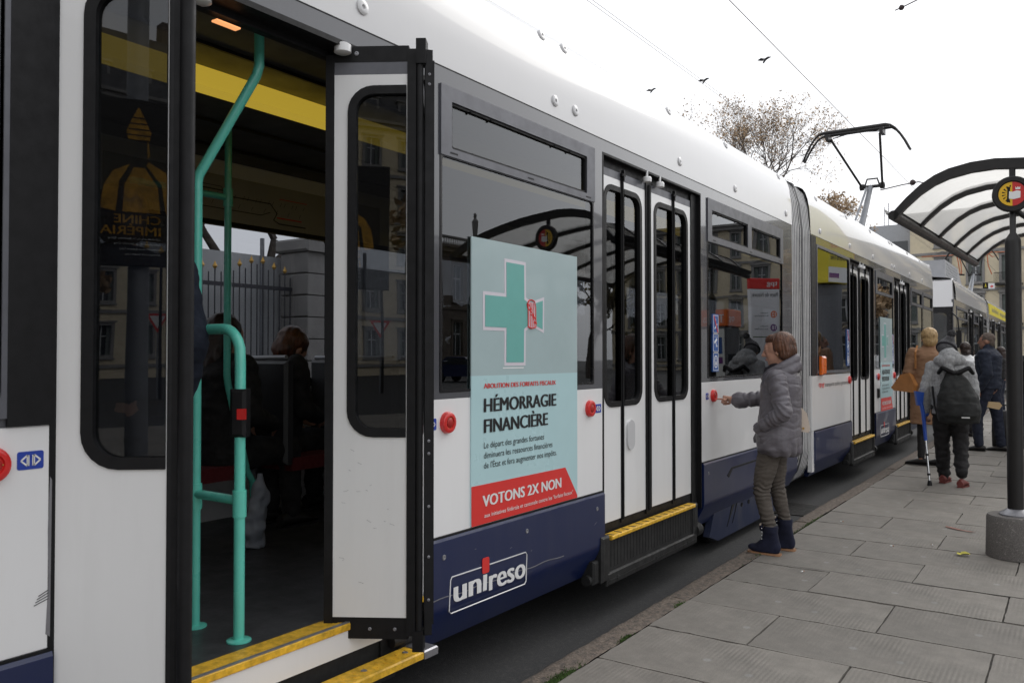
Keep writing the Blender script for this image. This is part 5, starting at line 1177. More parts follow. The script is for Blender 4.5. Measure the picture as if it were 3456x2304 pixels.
facade('apartment_building', 'cream stone apartment house with grey window surrounds and balconies closing the street', 'building', (-13.4, 88, -.12), (1, -.10, 0), 52, 4, 3.6, .5, 14, 'stone', 1.15, 2.3, 2.72, None, 0, True, (1, 2), (0, 2, 4, 5, 8, 11, 12))
GA = thing('grey_annex', 'plain grey building at the left end of the cream apartment house', 'building', (-16, 92, -.12)); bx('wall', M['hvac'], GA, W0, -17.5, -13.6, 90, 99, -.1, 14.6)
for k_ in range(4): bx('window_band', M['winpane'], GA, W0, -17.2, -13.9, 89.96, 90.0, 2+3.1*k_, 3.6+3.1*k_)
bx('lift_house', M['roofslate'], GA, W0, -15.0, -13.7, 91, 95, 14.6, 15.3); MB().tube([(-16.0, 92, 14.6), (-16.0, 92, 17.2)], .05, 5).tube([(-16.4, 92, 14.6), (-16.4, 92, 16.8)], .04, 5).build('antenna', M['alu'], GA)
facade('museum_building', 'brown stone museum with a balustrade across the square', 'building', (40, 63, -.12), (0, -1, 0), 48, 2, 4.9, .8, 16, 'museum', 1.4, 2.9, 3.6, None, trim='museum', shut=False)
mb = bpy.data.objects['museum_building']; g = MB(); fr = F((40, 63, -.12), (0, -1, 0), (0, 0, 1), (-1, 0, 0))
for i in range(150): g.lathe(fr.p(.2+i*.32, 10.98, -.1), (0, 0, 1), [(0, .07), (.15, .10), (.4, .05), (.65, .07)], 6)
g.box(fr, 0, 48, 11.63, 11.8, -.3, .1); b_ = g.build('balustrade', M['stoneg'], mb); b_['kind'] = 'stuff'
for u_ in (3.2, 16, 30, 44): MB().lathe(fr.p(u_, 11.8, -.1), (0, 0, 1), [(0, .35), (.4, .35), (.42, .22), (1.3, .30), (1.8, .34), (2.1, .12), (2.2, .17), (2.5, .15), (2.6, .02)], 10).build('statue', M['stoneg'], mb)
facade('mansard_building', 'tall ochre apartment house with slate mansard roof behind the photographer', 'building', (34, -56, -.12), (-1, .05, 0), 44, 5, 3.7, .8, 14, 'stone', 1.1, 2.0, 2.8, 'roofslate', 4.5, False)
facade('corner_building', 'grey brown town house on the far side of the square beyond the museum', 'building', (44, 84, -.12), (.25, -1, 0), 18, 2, 3.8, .6, 12, 'stone', 1.2, 2.1, 2.9, None, 0, False, trim='stoneg')
PW = MB().box(W0, -70, -22, -40, 130, -.3, .3)
pk = MB(); rnd = random.Random(3)
for i in range(9000):
    y = rnd.uniform(-30, 120); x = -30 - rnd.random()*14; h = 4.6 + 1.8*noise.noise(Vector((y*.12, 0, 0))) + 1.0*noise.noise(Vector((y*.5, 3, 0))); z = rnd.random()**.6*max(h, 2); a = Vector((rnd.uniform(-1, 1), rnd.uniform(-1, 1), rnd.uniform(-1, 1))).normalized(); b = a.orthogonal().normalized(); s = rnd.uniform(.2, .55)
    c = Vector((x, y, z)); pk.add([c-a*s, c+b*s, c+a*s, c-b*s], [(0, 1, 2, 3)])
tag(pk.build('park_trees', M['leaf3'], smooth=0), 'dark mass of park trees beyond the railing', None, None, 'stuff')
# parked car and scooter opposite, mirrored small in the glass
def car(label, x, y, rz, m):
    t = thing('parked_car', label, 'car', (x, y, -.12), rz); 
    def L(o): return o
    f = F((x, y, -.12), (1, 0, 0), (0, 0, 1), (0, -1, 0))
    t.rotation_euler = (0, 0, 0)
    P = [(-2.1, .35), (-2.15, .75), (-1.95, .95), (-1.2, 1.02), (-.55, 1.45), (.75, 1.48), (1.5, 1.05), (2.0, .95), (2.12, .6), (2.05, .32)]
    MB().prism(f, P, -.85, .85).build('body', M[m], t)
    MB().prism(f, [(-1.05, 1.02), (-.5, 1.39), (.7, 1.41), (1.28, 1.04)], -.86, .86).build('side_window', M['winpane'], t)
    for q in (-1.35, 1.3):
        for s_ in (-1, 1):
            wl_ = MB().lathe(f.p(q, .32, s_*.78), f.w*s_, [(-.1, .32), (.09, .32), (.1, .28)], 18).build('wheel', M['black'], t); MB().lathe(f.p(q, .32, s_*.88), f.w*s_, [(0, .2), (.006, .17)], 14).build('rim', M['alu'], wl_)
car('white hatchback parked opposite the tram stop', 9, -12, 0, 'carwhite'); car('dark car parked in front of the museum', 26, 40, 0, 'blue')

# ---- overhead line
def wire(label, pts, r=.007, m='wire', nodes=(), group='overhead tram wires'):
    t = MB().tube(pts, r, 5, cap=False)
    for q in nodes: t.ell(q, (.05, .05, .05), 6, 5)
    tag(t.build('overhead_wire', M[m]), label, 'wire', group)
wire('contact wire above the near tram, touching its pantograph', [(-3.55, y, 5.90) for y in range(-6, 80, 6)], .006, nodes=[(-3.55, 6.1, 5.9), (-3.55, 6.9, 5.9)])
wire('upper of the two thin parallel wires beyond the near tram', [(-5.45, y, 6.34) for y in range(-6, 90, 6)], .0035, nodes=[(-5.45, 8.3, 6.34)])
wire('lower of the two thin parallel wires beyond the near tram', [(-5.40, y, 6.24) for y in range(-6, 90, 6)], .0035, nodes=[(-5.4, 8.3, 6.24)])
def pt(x, y, Y):
    d = cam_ray(x, y, 1) - vp; return vp + d*(Y/d.y)
wire('short span wire with an insulator at the top right of the sky', [pt(3030, 28, 16), pt(3065, 12, 16), pt(3130, -20, 16)], .011, nodes=[pt(3052, 18, 16)])
wire('sagging wire from the pantograph towards the shelter roof', [pt(2975, 640, 15), pt(3050, 622, 15), pt(3105, 612, 15), pt(3135, 618, 15)], .010, nodes=[pt(3085, 614, 15)])
oc = thing('orange_cable', 'orange cables strung between masts in front of the cream house', 'cable', pt(3280, 850, 60)); Z = 60
for pts in ([(3113, 866), (3200, 862), (3300, 853), (3395, 849)], [(3335, 852), (3352, 866), (3368, 862), (3352, 848), (3335, 860), (3338, 895), (3350, 925)], [(3230, 858), (3236, 880), (3243, 925)], [(3238, 860), (3246, 890), (3248, 925)]):
    MB().tube([pt(a, b, Z) for a, b in pts], .035, 5).build('strand', M['orangew'], oc)
MB().tube([pt(3220, 925, Z), pt(3258, 927, Z)], .06, 5).build('junction', M['steel'], oc)
hsn = thing('hanging_sign', 'black letter A sign and white arrow sign hung over the street', 'sign', pt(3340, 962, 55)); 
a_, b_ = pt(3319, 974, 55), pt(3337, 953, 55); f = F((0, 55, 0), (1, 0, 0), (0, 0, 1), (0, -1, 0))
bx('letter_panel', M['black'], hsn, f, a_.x, b_.x, a_.z, b_.z, -.05, 0); text(MB(), 'A', f, a_.x+.1, b_.x-.08, a_.z+.07, b_.z-.05, .004, .03).build('lettering', M['yelposter'], hsn, smooth=0)
c_, d_ = pt(3338, 974, 55), pt(3359, 955, 55); bx('arrow_panel', M['panel'], hsn, f, c_.x, d_.x, c_.z, d_.z, -.05, 0)
MB().prism(f, [(c_.x+.08, c_.z+.10), (d_.x-.16, c_.z+.10), (d_.x-.16, c_.z+.04), (d_.x-.05, c_.z+.13), (d_.x-.16, c_.z+.22), (d_.x-.16, c_.z+.16), (c_.x+.08, c_.z+.16)], 0, .005).build('arrow', M['ink_red'], hsn)
MB().tube([pt(3290, 960, 55.1), pt(3340, 952, 55.1), pt(3420, 958, 55.1)], .02, 4).build('span_wire', M['steel'], hsn)
# birds
for i, (x, y, sc, lb) in enumerate(((2201, 296, 1.0, 'dark bird perched low over the roof edge, leftmost of the birds'), (2379, 262, 1.1, 'dark bird by the insulators of the parallel wires, middle of the birds'), (2585, 190, 1.25, 'dark bird in the open sky, rightmost of the birds'))):
    c = pt(x, y, 19); rt = Vector((math.cos(R(34)), math.sin(R(34)), 0)); fw = Vector((-rt.y, rt.x, 0)); Zv = Vector((0, 0, 1)); s = .12*sc
    b = thing('bird', lb, 'bird', c, group='dark birds in the sky')
    MB().cap(c + rt*.02 - Zv*s*.25, s*.20, c - rt*s*.15 - Zv*s*.75, s*.12, 10).ell(c + rt*s*.05 - Zv*s*.05 + rt*s*.35, (s*.18, s*.16, s*.15), 8, 6).build('body', M['beak'], b)
    for d in (-1, 1): MB().add([c - Zv*s*.1, c + rt*d*s*.55 + Zv*s*(.10+.12*d), c + rt*d*s*1.15 + Zv*s*(-.12+.30*d), c + rt*d*s*.7 - Zv*s*(.28-.2*d), c + rt*d*s*.15 - Zv*s*.42 + fw*.03, c + rt*d*s*.5 + fw*.03], [(0, 1, 5), (1, 2, 5), (2, 3, 5), (3, 4, 5), (4, 0, 5), (0, 1, 2, 3, 4)]).build('wing', M['beak'], b)
# ================================================================= PEOPLE (local frame: +x forward, +y left, z up)
def V3(*a): return Vector(a)
def head_geo(m, c, yaw=0, pitch=0, s=1.0, female=False):
    """head: skull, jaw, nose, ears, brow; c = centre of the head"""
    rot = Matrix.Rotation(yaw, 3, 'Z') @ Matrix.Rotation(pitch, 3, 'Y')
    P = lambda x, y, z: Vector(c) + rot @ Vector((x*s, y*s, z*s))
    m.ell(P(-.012, 0, .030), (.098*s, .078*s, .100*s), 18, 12, rot); m.ell(P(.022, 0, -.035), (.070*s, .062*s, .085*s), 16, 10, rot)
    m.ell(P(.052, 0, -.082), (.034*s, .036*s, .030*s), 12, 8, rot); m.ell(P(.070, 0, .020), (.026*s, .052*s, .05*s), 12, 8, rot)
    m.cap(P(.088, 0, .022), .010*s, P(.112, 0, -.022), .014*s, 10); m.ell(P(.096, 0, -.027), (.014*s, .020*s, .010*s), 8, 6, rot)
    m.ell(P(.082, 0, -.058), (.014*s, .026*s, .012*s), 10, 6, rot)
    for y in (-1, 1): m.ell(P(-.005, y*.076*s, -.008), (.017*s, .009*s, .030*s), 8, 6, rot); m.ell(P(.06, y*.032, -.03), (.02*s, .02*s, .028*s), 8, 6, rot)
    return P
def hand_geo(m, w_, d, up, s=1.0, mode='relaxed', side=1):
    """w_ wrist, d direction of the hand, up = back of the hand; five separate fingers"""
    d = Vector(d).normalized(); up = Vector(up); up = (up - d*up.dot(d)).normalized(); sd = d.cross(up)*side     # sd: towards the thumb
    w_ = Vector(w_)
    m.cap(w_ - d*.01, .026*s, w_ + d*.03*s, .028*s, 10)
    for q in (-1, 0, 1): m.cap(w_ + d*.02*s + sd*.016*q*s, .0155*s, w_ + d*.085*s + sd*.022*q*s, .0135*s, 10)
    L_ = (.072, .080, .075, .058)
    for i in range(4):
        b = w_ + d*(.088 - .004*abs(i-1))*s + sd*(.030 - .0205*i)*s; r = (.0088, .0090, .0086, .0076)[i]*s; L = L_[i]*s
        if mode == 'point' and i == 0: bend = (.0, .12, .2)
        elif mode == 'point': bend = (1.25, 1.5, 1.1)
        elif mode == 'grip': bend = (1.0, 1.3, .9)
        else: bend = (.35, .45, .35)
        a = 0; p = b
        for j, (k_, bl) in enumerate(zip((.45, .31, .24), bend)):
            a += bl; q = p + (d*math.cos(a) - up*math.sin(a))*L*k_*1.0; m.cap(p, r*(1-.08*j), q, r*(.92-.08*j), 8); p = q
    t0 = w_ + d*.030*s + sd*.024*s; t1 = t0 + (d*.62 + sd*.62 - up*.35).normalized()*.040*s; t2 = t1 + (d*.85 + sd*(.1 if mode != 'relaxed' else .25) - up*.35).normalized()*.032*s
    m.cap(t0, .0135*s, t1, .0108*s, 8); m.cap(t1, .0105*s, t2, .0085*s, 8)
def shoe(parent, ank, toe_dir, s=1.0, m='shoe', sole='sole', hi=.0, wedge=0):
    d = Vector((toe_dir[0], toe_dir[1], 0)).normalized(); n = Vector((-d.y, d.x, 0)); a = Vector((ank[0], ank[1], 0)); g = MB(); prof = [(-.085, .034), (-.05, .04), (.0, .038), (.06, .042), (.12, .047), (.165, .040), (.195, .022)]
    V = []; seg = 12
    zt = [.085 + hi, .10 + hi, .10 + hi, .082, .062, .050, .032]
    for (u, r), z in zip(prof, zt):
        for k_ in range(seg):
            t = 2*math.pi*k_/seg; c, q = math.cos(t), math.sin(t); zz = .014 + (z-.014)*(.5+.5*q) if q > -.6 else .014
            V.append(a + d*u*s + n*c*r*s*(1 if q < .2 else .8) + Vector((0, 0, zz)))
    ns = len(prof); fs = [(i*seg+k_, i*seg+(k_+1) % seg, (i+1)*seg+(k_+1) % seg, (i+1)*seg+k_) for i in range(ns-1) for k_ in range(seg)] + [tuple(range(seg))[::-1], tuple(range((ns-1)*seg, ns*seg))]
    g.add(V, fs); o = MBlocal(g).build_local('shoe', M[m], parent)
    L_ = MB(); P = [a + d*u*s + n*r*s*.95 for u, r in prof] + [a + d*u*s - n*r*s*.95 for u, r in prof[::-1]]
    L_.prism(W0, [(p.x, p.y) for p in P], 0, .014); MBlocal(L_).build_local('sole', M[sole], o)
    return o
class MBlocal:
    """build a mesh whose coordinates are already local to its (rotated) thing"""
    def __init__(s, mb): s.mb = mb
    def build_local(s, name, m, parent, smooth=60):
        if not s.mb.mats: s.mb.mats = [m]
        o = bpy.data.objects.new(name, s.mb.mesh(name, None, smooth)); COL.objects.link(o); o.parent = parent; return o
def LB(mb, name, m, parent, smooth=60): return MBlocal(mb).build_local(name, m, parent, smooth)
def wrinkle(amp=.004, sx=9, sz=26, seed=0, hem=None):
    def f(co, n):
        q = Vector((co.x*sx+seed, co.y*sx, co.z*sz)); r = noise.noise(q)*amp + noise.noise(q*2.1+Vector((5, 1, 2)))*amp*.45
        return r
    return f

# ---- woman in the grey quilted coat pressing the door button
WO = thing('person', 'woman in a grey quilted coat and navy wedge boots pressing the red door button', 'person', (-1.845, 6.27, 0), R(180))
# local x = -(X+1.845), local y = -(Y-6.27)
b = MB()
HC = (.020, .01, 1.508)
P = head_geo(b, HC, yaw=R(6), pitch=R(7), s=1.0, female=True)
b.cap((-.02, 0, 1.33), .060, (-.005, .01, 1.43), .052, 14)
b.stack([(.80, .0, 0, .10, .14), (1.0, .0, 0, .09, .12), (1.2, .0, 0, .10, .15), (1.33, -.01, 0, .08, .14), (1.38, 0, 0, .05, .06)])
lh, rh = (.055, .08, .82), (.055, -.075, .82)
lk, rk = (.122, .095, .46), (.058, -.075, .50); la, ra = (.058, .115, .19), (.010, -.10, .22)
b.chain([lh, lk, la, (.07, .12, .08)], [.07, .045, .034, .033]); b.chain([rh, rk, ra, (.03, -.10, .10)], [.07, .045, .034, .033])
sR, eR, wR = (.02, -.17, 1.30), (.17, -.175, 1.135), (.385, -.105, 1.120)
sL, eL, wL = (-.018, .165, 1.30), (-.078, .225, 1.06), (.07, .195, .955)
b.chain([sR, eR, wR], [.045, .036, .026]); b.chain([sL, eL, wL], [.038, .032, .026])
hand_geo(b, wR, (1, .10, .16), (-.1, -.55, 1), 1.05, 'point', 1)
hand_geo(b, wL, (.7, -.9, -.5), (0, 1, .2), .8, 'relaxed', -1)
body = blend(b, 'body', M['skin'], WO, .0052, 2)
ey = MB()
for y in (-1, 1): ey.ell(P(.080, y*.031, .008), (.006, .012, .006), 8, 6)
LB(ey, 'eye', M['beak'], WO); eb = MB()
for y in (-1, 1): eb.cap(P(.087, y*.018, .030), .0035, P(.080, y*.048, .030), .002, 6)
LB(eb, 'eyebrow', M['hair1'], WO)
LB(MB().ell(P(.093, 0, -.0575), (.006, .018, .0075), 10, 6), 'lips', M['lip'], WO)
LB(MB().ell(P(-.008, .0865, -.038), (.003, .003, .004), 6, 4), 'earring', M['gold'], WO)
h = MB(); rot = Matrix.Rotation(R(6), 3, 'Z') @ Matrix.Rotation(R(7), 3, 'Y')
h.ell(P(-.040, 0, .040), (.098, .094, .100), 20, 14, rot); h.ell(P(-.062, 0, -.005), (.078, .094, .088), 20, 12, rot); h.ell(P(.008, 0, .084), (.074, .072, .046), 16, 10, rot); h.ell(P(-.036, 0, .058), (.088, .089, .074), 18, 12, rot)
for y in (-1, 1): h.ell(P(-.038, y*.070, .022), (.062, .026, .050), 14, 8, rot @ Matrix.Rotation(R(28), 3, 'Y')); h.ell(P(-.058, y*.068, -.035), (.048, .026, .045), 14, 8, rot)
def strands(co, n):
    a_ = math.atan2(co.y-HC[1], co.x-HC[0]+.02); z = co.z-HC[2]
    q = Vector((a_*3.0+z*4, z*2.2, 1)); return noise.noise(q*3)*.0045 + noise.noise(q*9)*.0028
blend(h, 'hair', M['hair1'], WO, .005, 6, strands)
# coat: body, two sleeves, front flap
def fold(co, amp, fx, fz):
    q = Vector((co.x*fx, co.y*fx, co.z*fz)); w1 = noise.noise(q + Vector((0, 0, 1.5*noise.noise(co*4))))
    return amp*(.55 - max(0, 1-abs(w1)*4.5)) + noise.noise(q*.55)*amp*.9
c = MB()
c.stack([(.722, .0, .0, .03, .03), (.728, .0, .0, .115, .175), (.775, .018, .0, .152, .215), (.88, .022, .0, .156, .222), (1.0, .014, .0, .146, .205), (1.12, .006, .0, .140, .196), (1.24, .0, 0, .142, .196), (1.32, -.008, 0, .122, .188), (1.375, -.008, 0, .085, .115), (1.39, -.005, 0, .05, .06)], 30, 2.25)
c.ell((.0, .16, 1.29), (.075, .06, .08)); c.ell((.0, -.16, 1.29), (.075, .06, .08))
c.ell((.095, .190, .935), (.062, .032, .050)); c.ell((.07, .200, .90), (.055, .020, .050))
c.ell((.012, 0, .755), (.148, .205, .032))
def cf_(co, n):
    d = fold(co, .0045, 6, 15)
    if co.z < .88: d += .006*math.sin(math.atan2(co.y, co.x)*11 + co.z*22)*min(1, (.88-co.z)*9)
    return d
blend(c, 'coat', M['coat'], WO, .0075, 3, cf_)
fp = MB(); fp.prism(F((0, -.15, 0), (1, 0, 0), (0, 0, 1), (0, -1, 0)), [(.12, 1.15), (.17, 1.0), (.262, .83), (.258, .79), (.225, .795), (.15, .80), (.10, .9)], -.02, .03)
blend(fp, 'front_flap', M['coat'], WO, .009, 3, lambda co, n: fold(co, .003, 7, 12))
def sleeve(A, rr, ax):
    m = MB(); m.chain(A, rr, 18)
    P0, P1, P2 = (Vector(q) for q in A[:3])
    def f(co, n):
        t = (co-P0).dot((P1-P0).normalized()) if (co-P0).length < (co-P2).length else (co-P1).dot((P2-P1).normalized())
        e = math.exp(-((co-P1).length/.11)**2)
        w1 = noise.noise(Vector((t*17, (co.x+co.y)*4, 3.1))); return (.0016 + .002*e)*math.sin(t*150 + 9*noise.noise(co*6)) + .0075*(.5 - max(0, 1-abs(w1)*4)) + noise.noise(co*13)*.005
    return blend(m, 'sleeve', M['coat'], WO, .0065, 2, f)
sleeve([(-.018, .172, 1.30), (-.085, .236, 1.06), (.055, .216, .965)], [.072, .064, .050], 0)
sleeve([(.02, -.165, 1.29), (.15, -.17, 1.140), (.355, -.112, 1.120)], [.074, .060, .055], 1)
blend(MB().cap((.325, -.120, 1.120), .060, (.362, -.112, 1.122), .066, 16), 'cuff', M['coat'], WO, .006, 2, lambda co, n: noise.noise(co*30)*.006)
# hood lying round the neck: thick padded roll that rises behind the head
hd = MB(); pts = []; rr_ = []
for i in range(15):
    t = -math.pi*.86 + 2*math.pi*.86*i/14; e = abs(t)/(math.pi*.86)
    pts.append((.008 - math.cos(t)*.116, math.sin(t)*.106, 1.452 - .155*e**1.1)); rr_.append(.036 - .009*e)
hd.chain(pts, rr_, 12)
hd.chain([(p[0]-.008, p[1]*1.12, p[2]-.055) for p in pts], [r*1.1 for r in rr_], 12)
blend(hd, 'hood', M['coat'], WO, .008, 3, lambda co, n: noise.noise(Vector((co.x*12, co.y*12, co.z*20)))*.006)
sc = MB(); sc.stack([(1.27, .085, 0, .045, .05), (1.33, .070, 0, .052, .060), (1.38, .035, 0, .066, .068), (1.405, .015, 0, .068, .068), (1.415, .01, 0, .055, .058)])
sc.cap((.10, .0, 1.36), .030, (.152, .0, 1.10), .012, 10); blend(sc, 'scarf', M['coatdark'], WO, .009, 2)
tr = MB()
tr.stack([(.72, .045, 0, .09, .14), (.78, .045, 0, .105, .15), (.86, .03, 0, .10, .14), (.95, 0, 0, .09, .13)])
tr.chain([(.068, .072, .75), (.098, .084, .60), (.124, .094, .47), (.094, .105, .34), (.060, .115, .21), (.058, .117, .165)], [.086, .078, .062, .056, .045, .043], 16)
tr.chain([(.062, -.068, .75), (.062, -.072, .60), (.060, -.075, .48), (.034, -.09, .34), (.012, -.10, .25), (.010, -.10, .20)], [.084, .075, .058, .054, .045, .043], 16)
def tw(co, n):
    k_ = math.exp(-((co.z-.47)/.05)**2)*.0045 + math.exp(-((co.z-.22)/.05)**2)*.006 + .0012
    return k_*math.sin(co.z*190 + 2*noise.noise(Vector((co.x*14, co.y*14, co.z*9)))*3) + noise.noise(Vector((co.x*12, co.y*12, co.z*14)))*.004
blend(tr, 'trousers', M['trouser'], WO, .007, 2, tw)
for nm, (ax, ay), dx in (('l', (.058, .118), 0), ('r', (.014, -.10), .0)):
    bt = MB(); hh = .0 if nm == 'l' else .022
    bt.stack([(.016, ax+.030, ay, .104, .038), (.045, ax+.026, ay, .102, .039), (.075, ax+.010, ay, .088, .038), (.11, ax-.006, ay, .066, .040), (.15, ax-.008, ay, .054, .043), (.20+hh, ax-.006, ay, .054, .046), (.205+hh, ax-.010, ay, .04, .03)], 24, 2.3)
    bt.ell((ax+.105, ay, .042), (.058, .036, .030)); bt.ell((ax-.045, ay, .06), (.040, .034, .055)); bt.ell((ax-.040, ay, .13), (.026, .032, .06))
    bo = blend(bt, 'boot', M['boot'], WO, .006, 2)
    so = MB(); pr = [(-.084, .028), (-.07, .038), (.0, .040), (.07, .040), (.12, .041), (.150, .032), (.163, .016)]
    so.prism(W0, [(ax+x, ay+r*.92) for x, r in pr] + [(ax+x, ay-r*.92) for x, r in pr[::-1]], 0, .013); LB(so, 'sole', M['sole'], bo)
    cf = MB().lathe((ax-.010, ay, .165+hh), (0, 0, 1), [(0, .052), (.035, .055), (.045, .052)], 16).ell((ax+.052, ay, .195+hh), (.022, .030, .032)); LB(cf, 'boot_cuff', M['boot'], bo)
    ly = MB()
    for k_ in range(4): ly.ell((ax+.045-.0*k_, ay+.040, .115+.026*k_+hh), (.005, .004, .005), 6, 4)
    LB(ly, 'eyelet', M['chrome'], bo)
    LB(MB().ell((ax+.058, ay, .212+hh), (.016, .024, .014)), 'boot_tongue', M['cream'], bo)
nl = MB()
for q in ((.485, -.10, 1.085),): nl.ell(q, (.005, .005, .006), 6, 4)
LB(nl, 'finger_nail', M['purple'], WO)
HB2 = thing('handbag', 'cream leather handbag hanging behind the back of the woman in the grey coat', 'handbag', (-1.735, 6.42, .88))
MB().prism(F((-1.748, 6.40, .885), (.80, .6, 0), (0, 0, 1), (.6, -.8, 0)), [(-.09, .03), (.055, .005), (.07, .03), (.045, .15), (.01, .19), (-.06, .17)], -.035, .035).build('bag_body', M['cream'], HB2)
MB().lathe((-1.712, 6.375, .925), (.3, -1, 0), [(0, .008), (.01, .008)], 8).build('stud', M['gold'], HB2)

# ---- generic clothed figure
def figure(name_label, x, y, face, H, sp, group=None, cat='person'):
    """face: world direction (deg from +Y towards +X) the figure faces"""
    t = thing('person', name_label, cat, (x, y, sp.get('z', 0)), R(90-face), group=group)
    k = H/1.72
    def S_(p): return (p[0]*k, p[1]*k, p[2]*k)
    g = lambda n, d: sp.get(n, d)
    hc = g('head', (.01, 0, 1.585)); ch = g('chest', (-.01, 0, 1.32)); pe = g('pelvis', (0, 0, .93))
    sw = g('sw', .19)
    aL = g('aL', [(ch[0], sw, ch[2]+.09), (ch[0]-.04, sw+.06, ch[2]-.19), (ch[0]+.05, sw+.03, ch[2]-.42)]); aR = g('aR', [(ch[0], -sw, ch[2]+.09), (ch[0]-.04, -sw-.06, ch[2]-.19), (ch[0]+.05, -sw-.03, ch[2]-.42)])
    lL = g('lL', [(pe[0], .09, .90), (.02, .10, .49), (-.02, .10, .09)]); lR = g('lR', [(pe[0], -.09, .90), (.02, -.10, .49), (-.02, -.10, .09)])
    b = MB(); s = k
    Pp = head_geo(b, S_(hc), R(g('yaw', 0)), R(g('pitch', 0)), s)
    b.cap(S_((ch[0]-.01, 0, ch[2]+.12)), .062*k, S_((hc[0]-.02, 0, hc[2]-.10)), .056*k, 12)
    b.chain([S_(pe), S_(((pe[0]+ch[0])/2, 0, (pe[2]+ch[2])/2)), S_(ch)], [.13*k, .115*k, .12*k], 14)
    for A, side in ((aL, -1), (aR, 1)):
        b.chain([S_(q) for q in A], [.048*k, .038*k, .026*k]); d = Vector(A[2])-Vector(A[1]); hand_geo(b, S_(A[2]), d, (0, -side, .1), k, g('hand', 'relaxed'), side)
    for A in (lL, lR): b.chain([S_(q) for q in A], [.07*k, .042*k, .034*k])
    blend(b, 'body', M[g('skin', 'skin')], t, g('vox', .011), 1)
    # trousers / legs
    tr = MB(); fl_ = g('flare', 1.0)
    tr.cap(S_((pe[0], .05, pe[2]+.05)), .115*k, S_((pe[0], -.05, pe[2]+.05)), .115*k); tr.cap(S_(pe), .13*k, S_((pe[0], 0, pe[2]+.12)), .12*k)
    for A in (lL, lR):
        q = [Vector(S_(p)) for p in A]; a_ = q[1].lerp(q[2], .95)
        tr.chain([q[0], q[0].lerp(q[1], .5), q[1], q[1].lerp(q[2], .5), a_], [.105*k, .092*k*fl_, .072*k*fl_, .066*k*fl_, .060*k*fl_], 14)
    blend(tr, 'trousers', M[g('tm', 'jeans')], t, .012, 1, wrinkle(.010*g('tw', 1), 10, 22, x*3))
    # top
    tp = MB(); wdt = g('wd', 1.0)
    lo = g('hem', .90); n_ = 6; lv = []
    for i in range(n_+1):
        f_ = i/n_; z = lo + (ch[2]+.06-lo)*f_; xx = pe[0] + (ch[0]-pe[0])*max(0, min(1, (z-pe[2])/(ch[2]-pe[2])))
        rx = (.15 if i < 2 else .140 + .012*f_)*wdt*g('dp', 1); ry = (.185 + .02*f_ + g('hemw', 0)*(1-f_))*wdt
        lv.append((z*k, xx*k, 0, rx*k, ry*k))
    z = ch[2]; lv += [((z+.12)*k, ch[0]*k, 0, .105*k*wdt, .165*k*wdt), ((z+.165)*k, ch[0]*k, 0, .07*k, .085*k), ((z+.175)*k, ch[0]*k, 0, .04*k, .05*k)]
    tp.stack(lv, 26, 2.2)
    for A in (aL, aR):
        q = [Vector(S_(p)) for p in A]; e = q[1].lerp(q[2], g('cuff', .93))
        tp.ell(q[0], (.078*k*wdt, .075*k*wdt, .08*k)); tp.chain([q[0], q[1], e], [.074*k*wdt, .064*k*wdt, .050*k*wdt], 14)
    if g('collar', 0): tp.cap(S_((ch[0], .0, ch[2]+.14)), .082*k, S_((ch[0]+.01, 0, ch[2]+.14+g('collar', 0))), .074*k, 14)
    blend(tp, g('topname', 'jacket'), M[g('jm', 'navy')], t, .011, 1, wrinkle(.010, 9, 20, y*2))
    # hair
    hm = g('hm', 'hairdk'); hs_ = g('hs', 'short'); hr = MB(); rot = Matrix.Rotation(R(g('yaw', 0)), 3, 'Z') @ Matrix.Rotation(R(g('pitch', 0)), 3, 'Y')
    if hs_ == 'crop': hr.ell(Pp(-.017, 0, .040), (.099*k, .081*k, .094*k), 16, 10, rot); hr.ell(Pp(-.055, 0, -.01), (.052*k, .070*k, .07*k), 12, 8, rot)
    if hs_ == 'short':
        hr.ell(Pp(-.03, 0, .045), (.112*k, .098*k, .102*k), 16, 10, rot); hr.ell(Pp(-.06, 0, -.02), (.075*k, .09*k, .09*k), 14, 9, rot)
    if hs_ in ('long', 'bun'):
        hr.ell(Pp(-.025, 0, .040), (.108*k, .094*k, .100*k), 16, 10, rot); hr.ell(Pp(-.055, 0, -.04), (.070*k, .088*k, .10*k), 14, 9, rot)
        if hs_ == 'long': hr.cap(Pp(-.06, 0, -.05), .085*k, Pp(-.085, 0, -.24), .07*k, 12)
        else: hr.ell(Pp(-.135, 0, -.06), (.045*k, .045*k, .045*k), 12, 8)
    if hs_: blend(hr, 'hair', M[hm], t, .010, 1, lambda co, n: noise.noise(co*30)*.006)
    if g('shoes', True):
        for A in (lL, lR): shoe(t, (A[2][0]*k, A[2][1]*k), g('toe', (1, 0)), k, g('sm', 'shoe'), g('so', 'shoe'))
    return t, Pp, k, S_
# blond woman, camel coat (seen from behind)
t, Pp, k, S_ = figure('blond woman in a long camel coat and black tights standing near the kerb', -1.66, 12.35, -22, 1.84, dict(jm='camel', tm='blackcloth', hm='hairbl', hs='short', topname='coat', hem=.52, hemw=.03, wd=1.04, collar=.05, flare=.72, tw=.4,
    lL=[(0, .09, .9), (.02, .09, .49), (0, .10, .09)], lR=[(0, -.08, .9), (-.05, -.09, .49), (-.02, -.10, .09)], aL=[(-.01, .19, 1.40), (-.04, .25, 1.17), (.12, .18, 1.08)], toe=(.6, .8)))
bag = thing('handbag', 'orange tan leather shoulder bag under the arm of the blond woman', 'handbag', (-1.95, 12.28, .98))
MB().prism(F((-1.93, 12.2, 1.0), (.94, -.34, 0), (0, 0, 1), (-.34, -.94, 0)), [(-.17, .04), (-.13, .0), (.12, -.02), (.16, .08), (.08, .24), (-.03, .22)], -.06, .06).build('bag_body', M['tanbag'], bag)
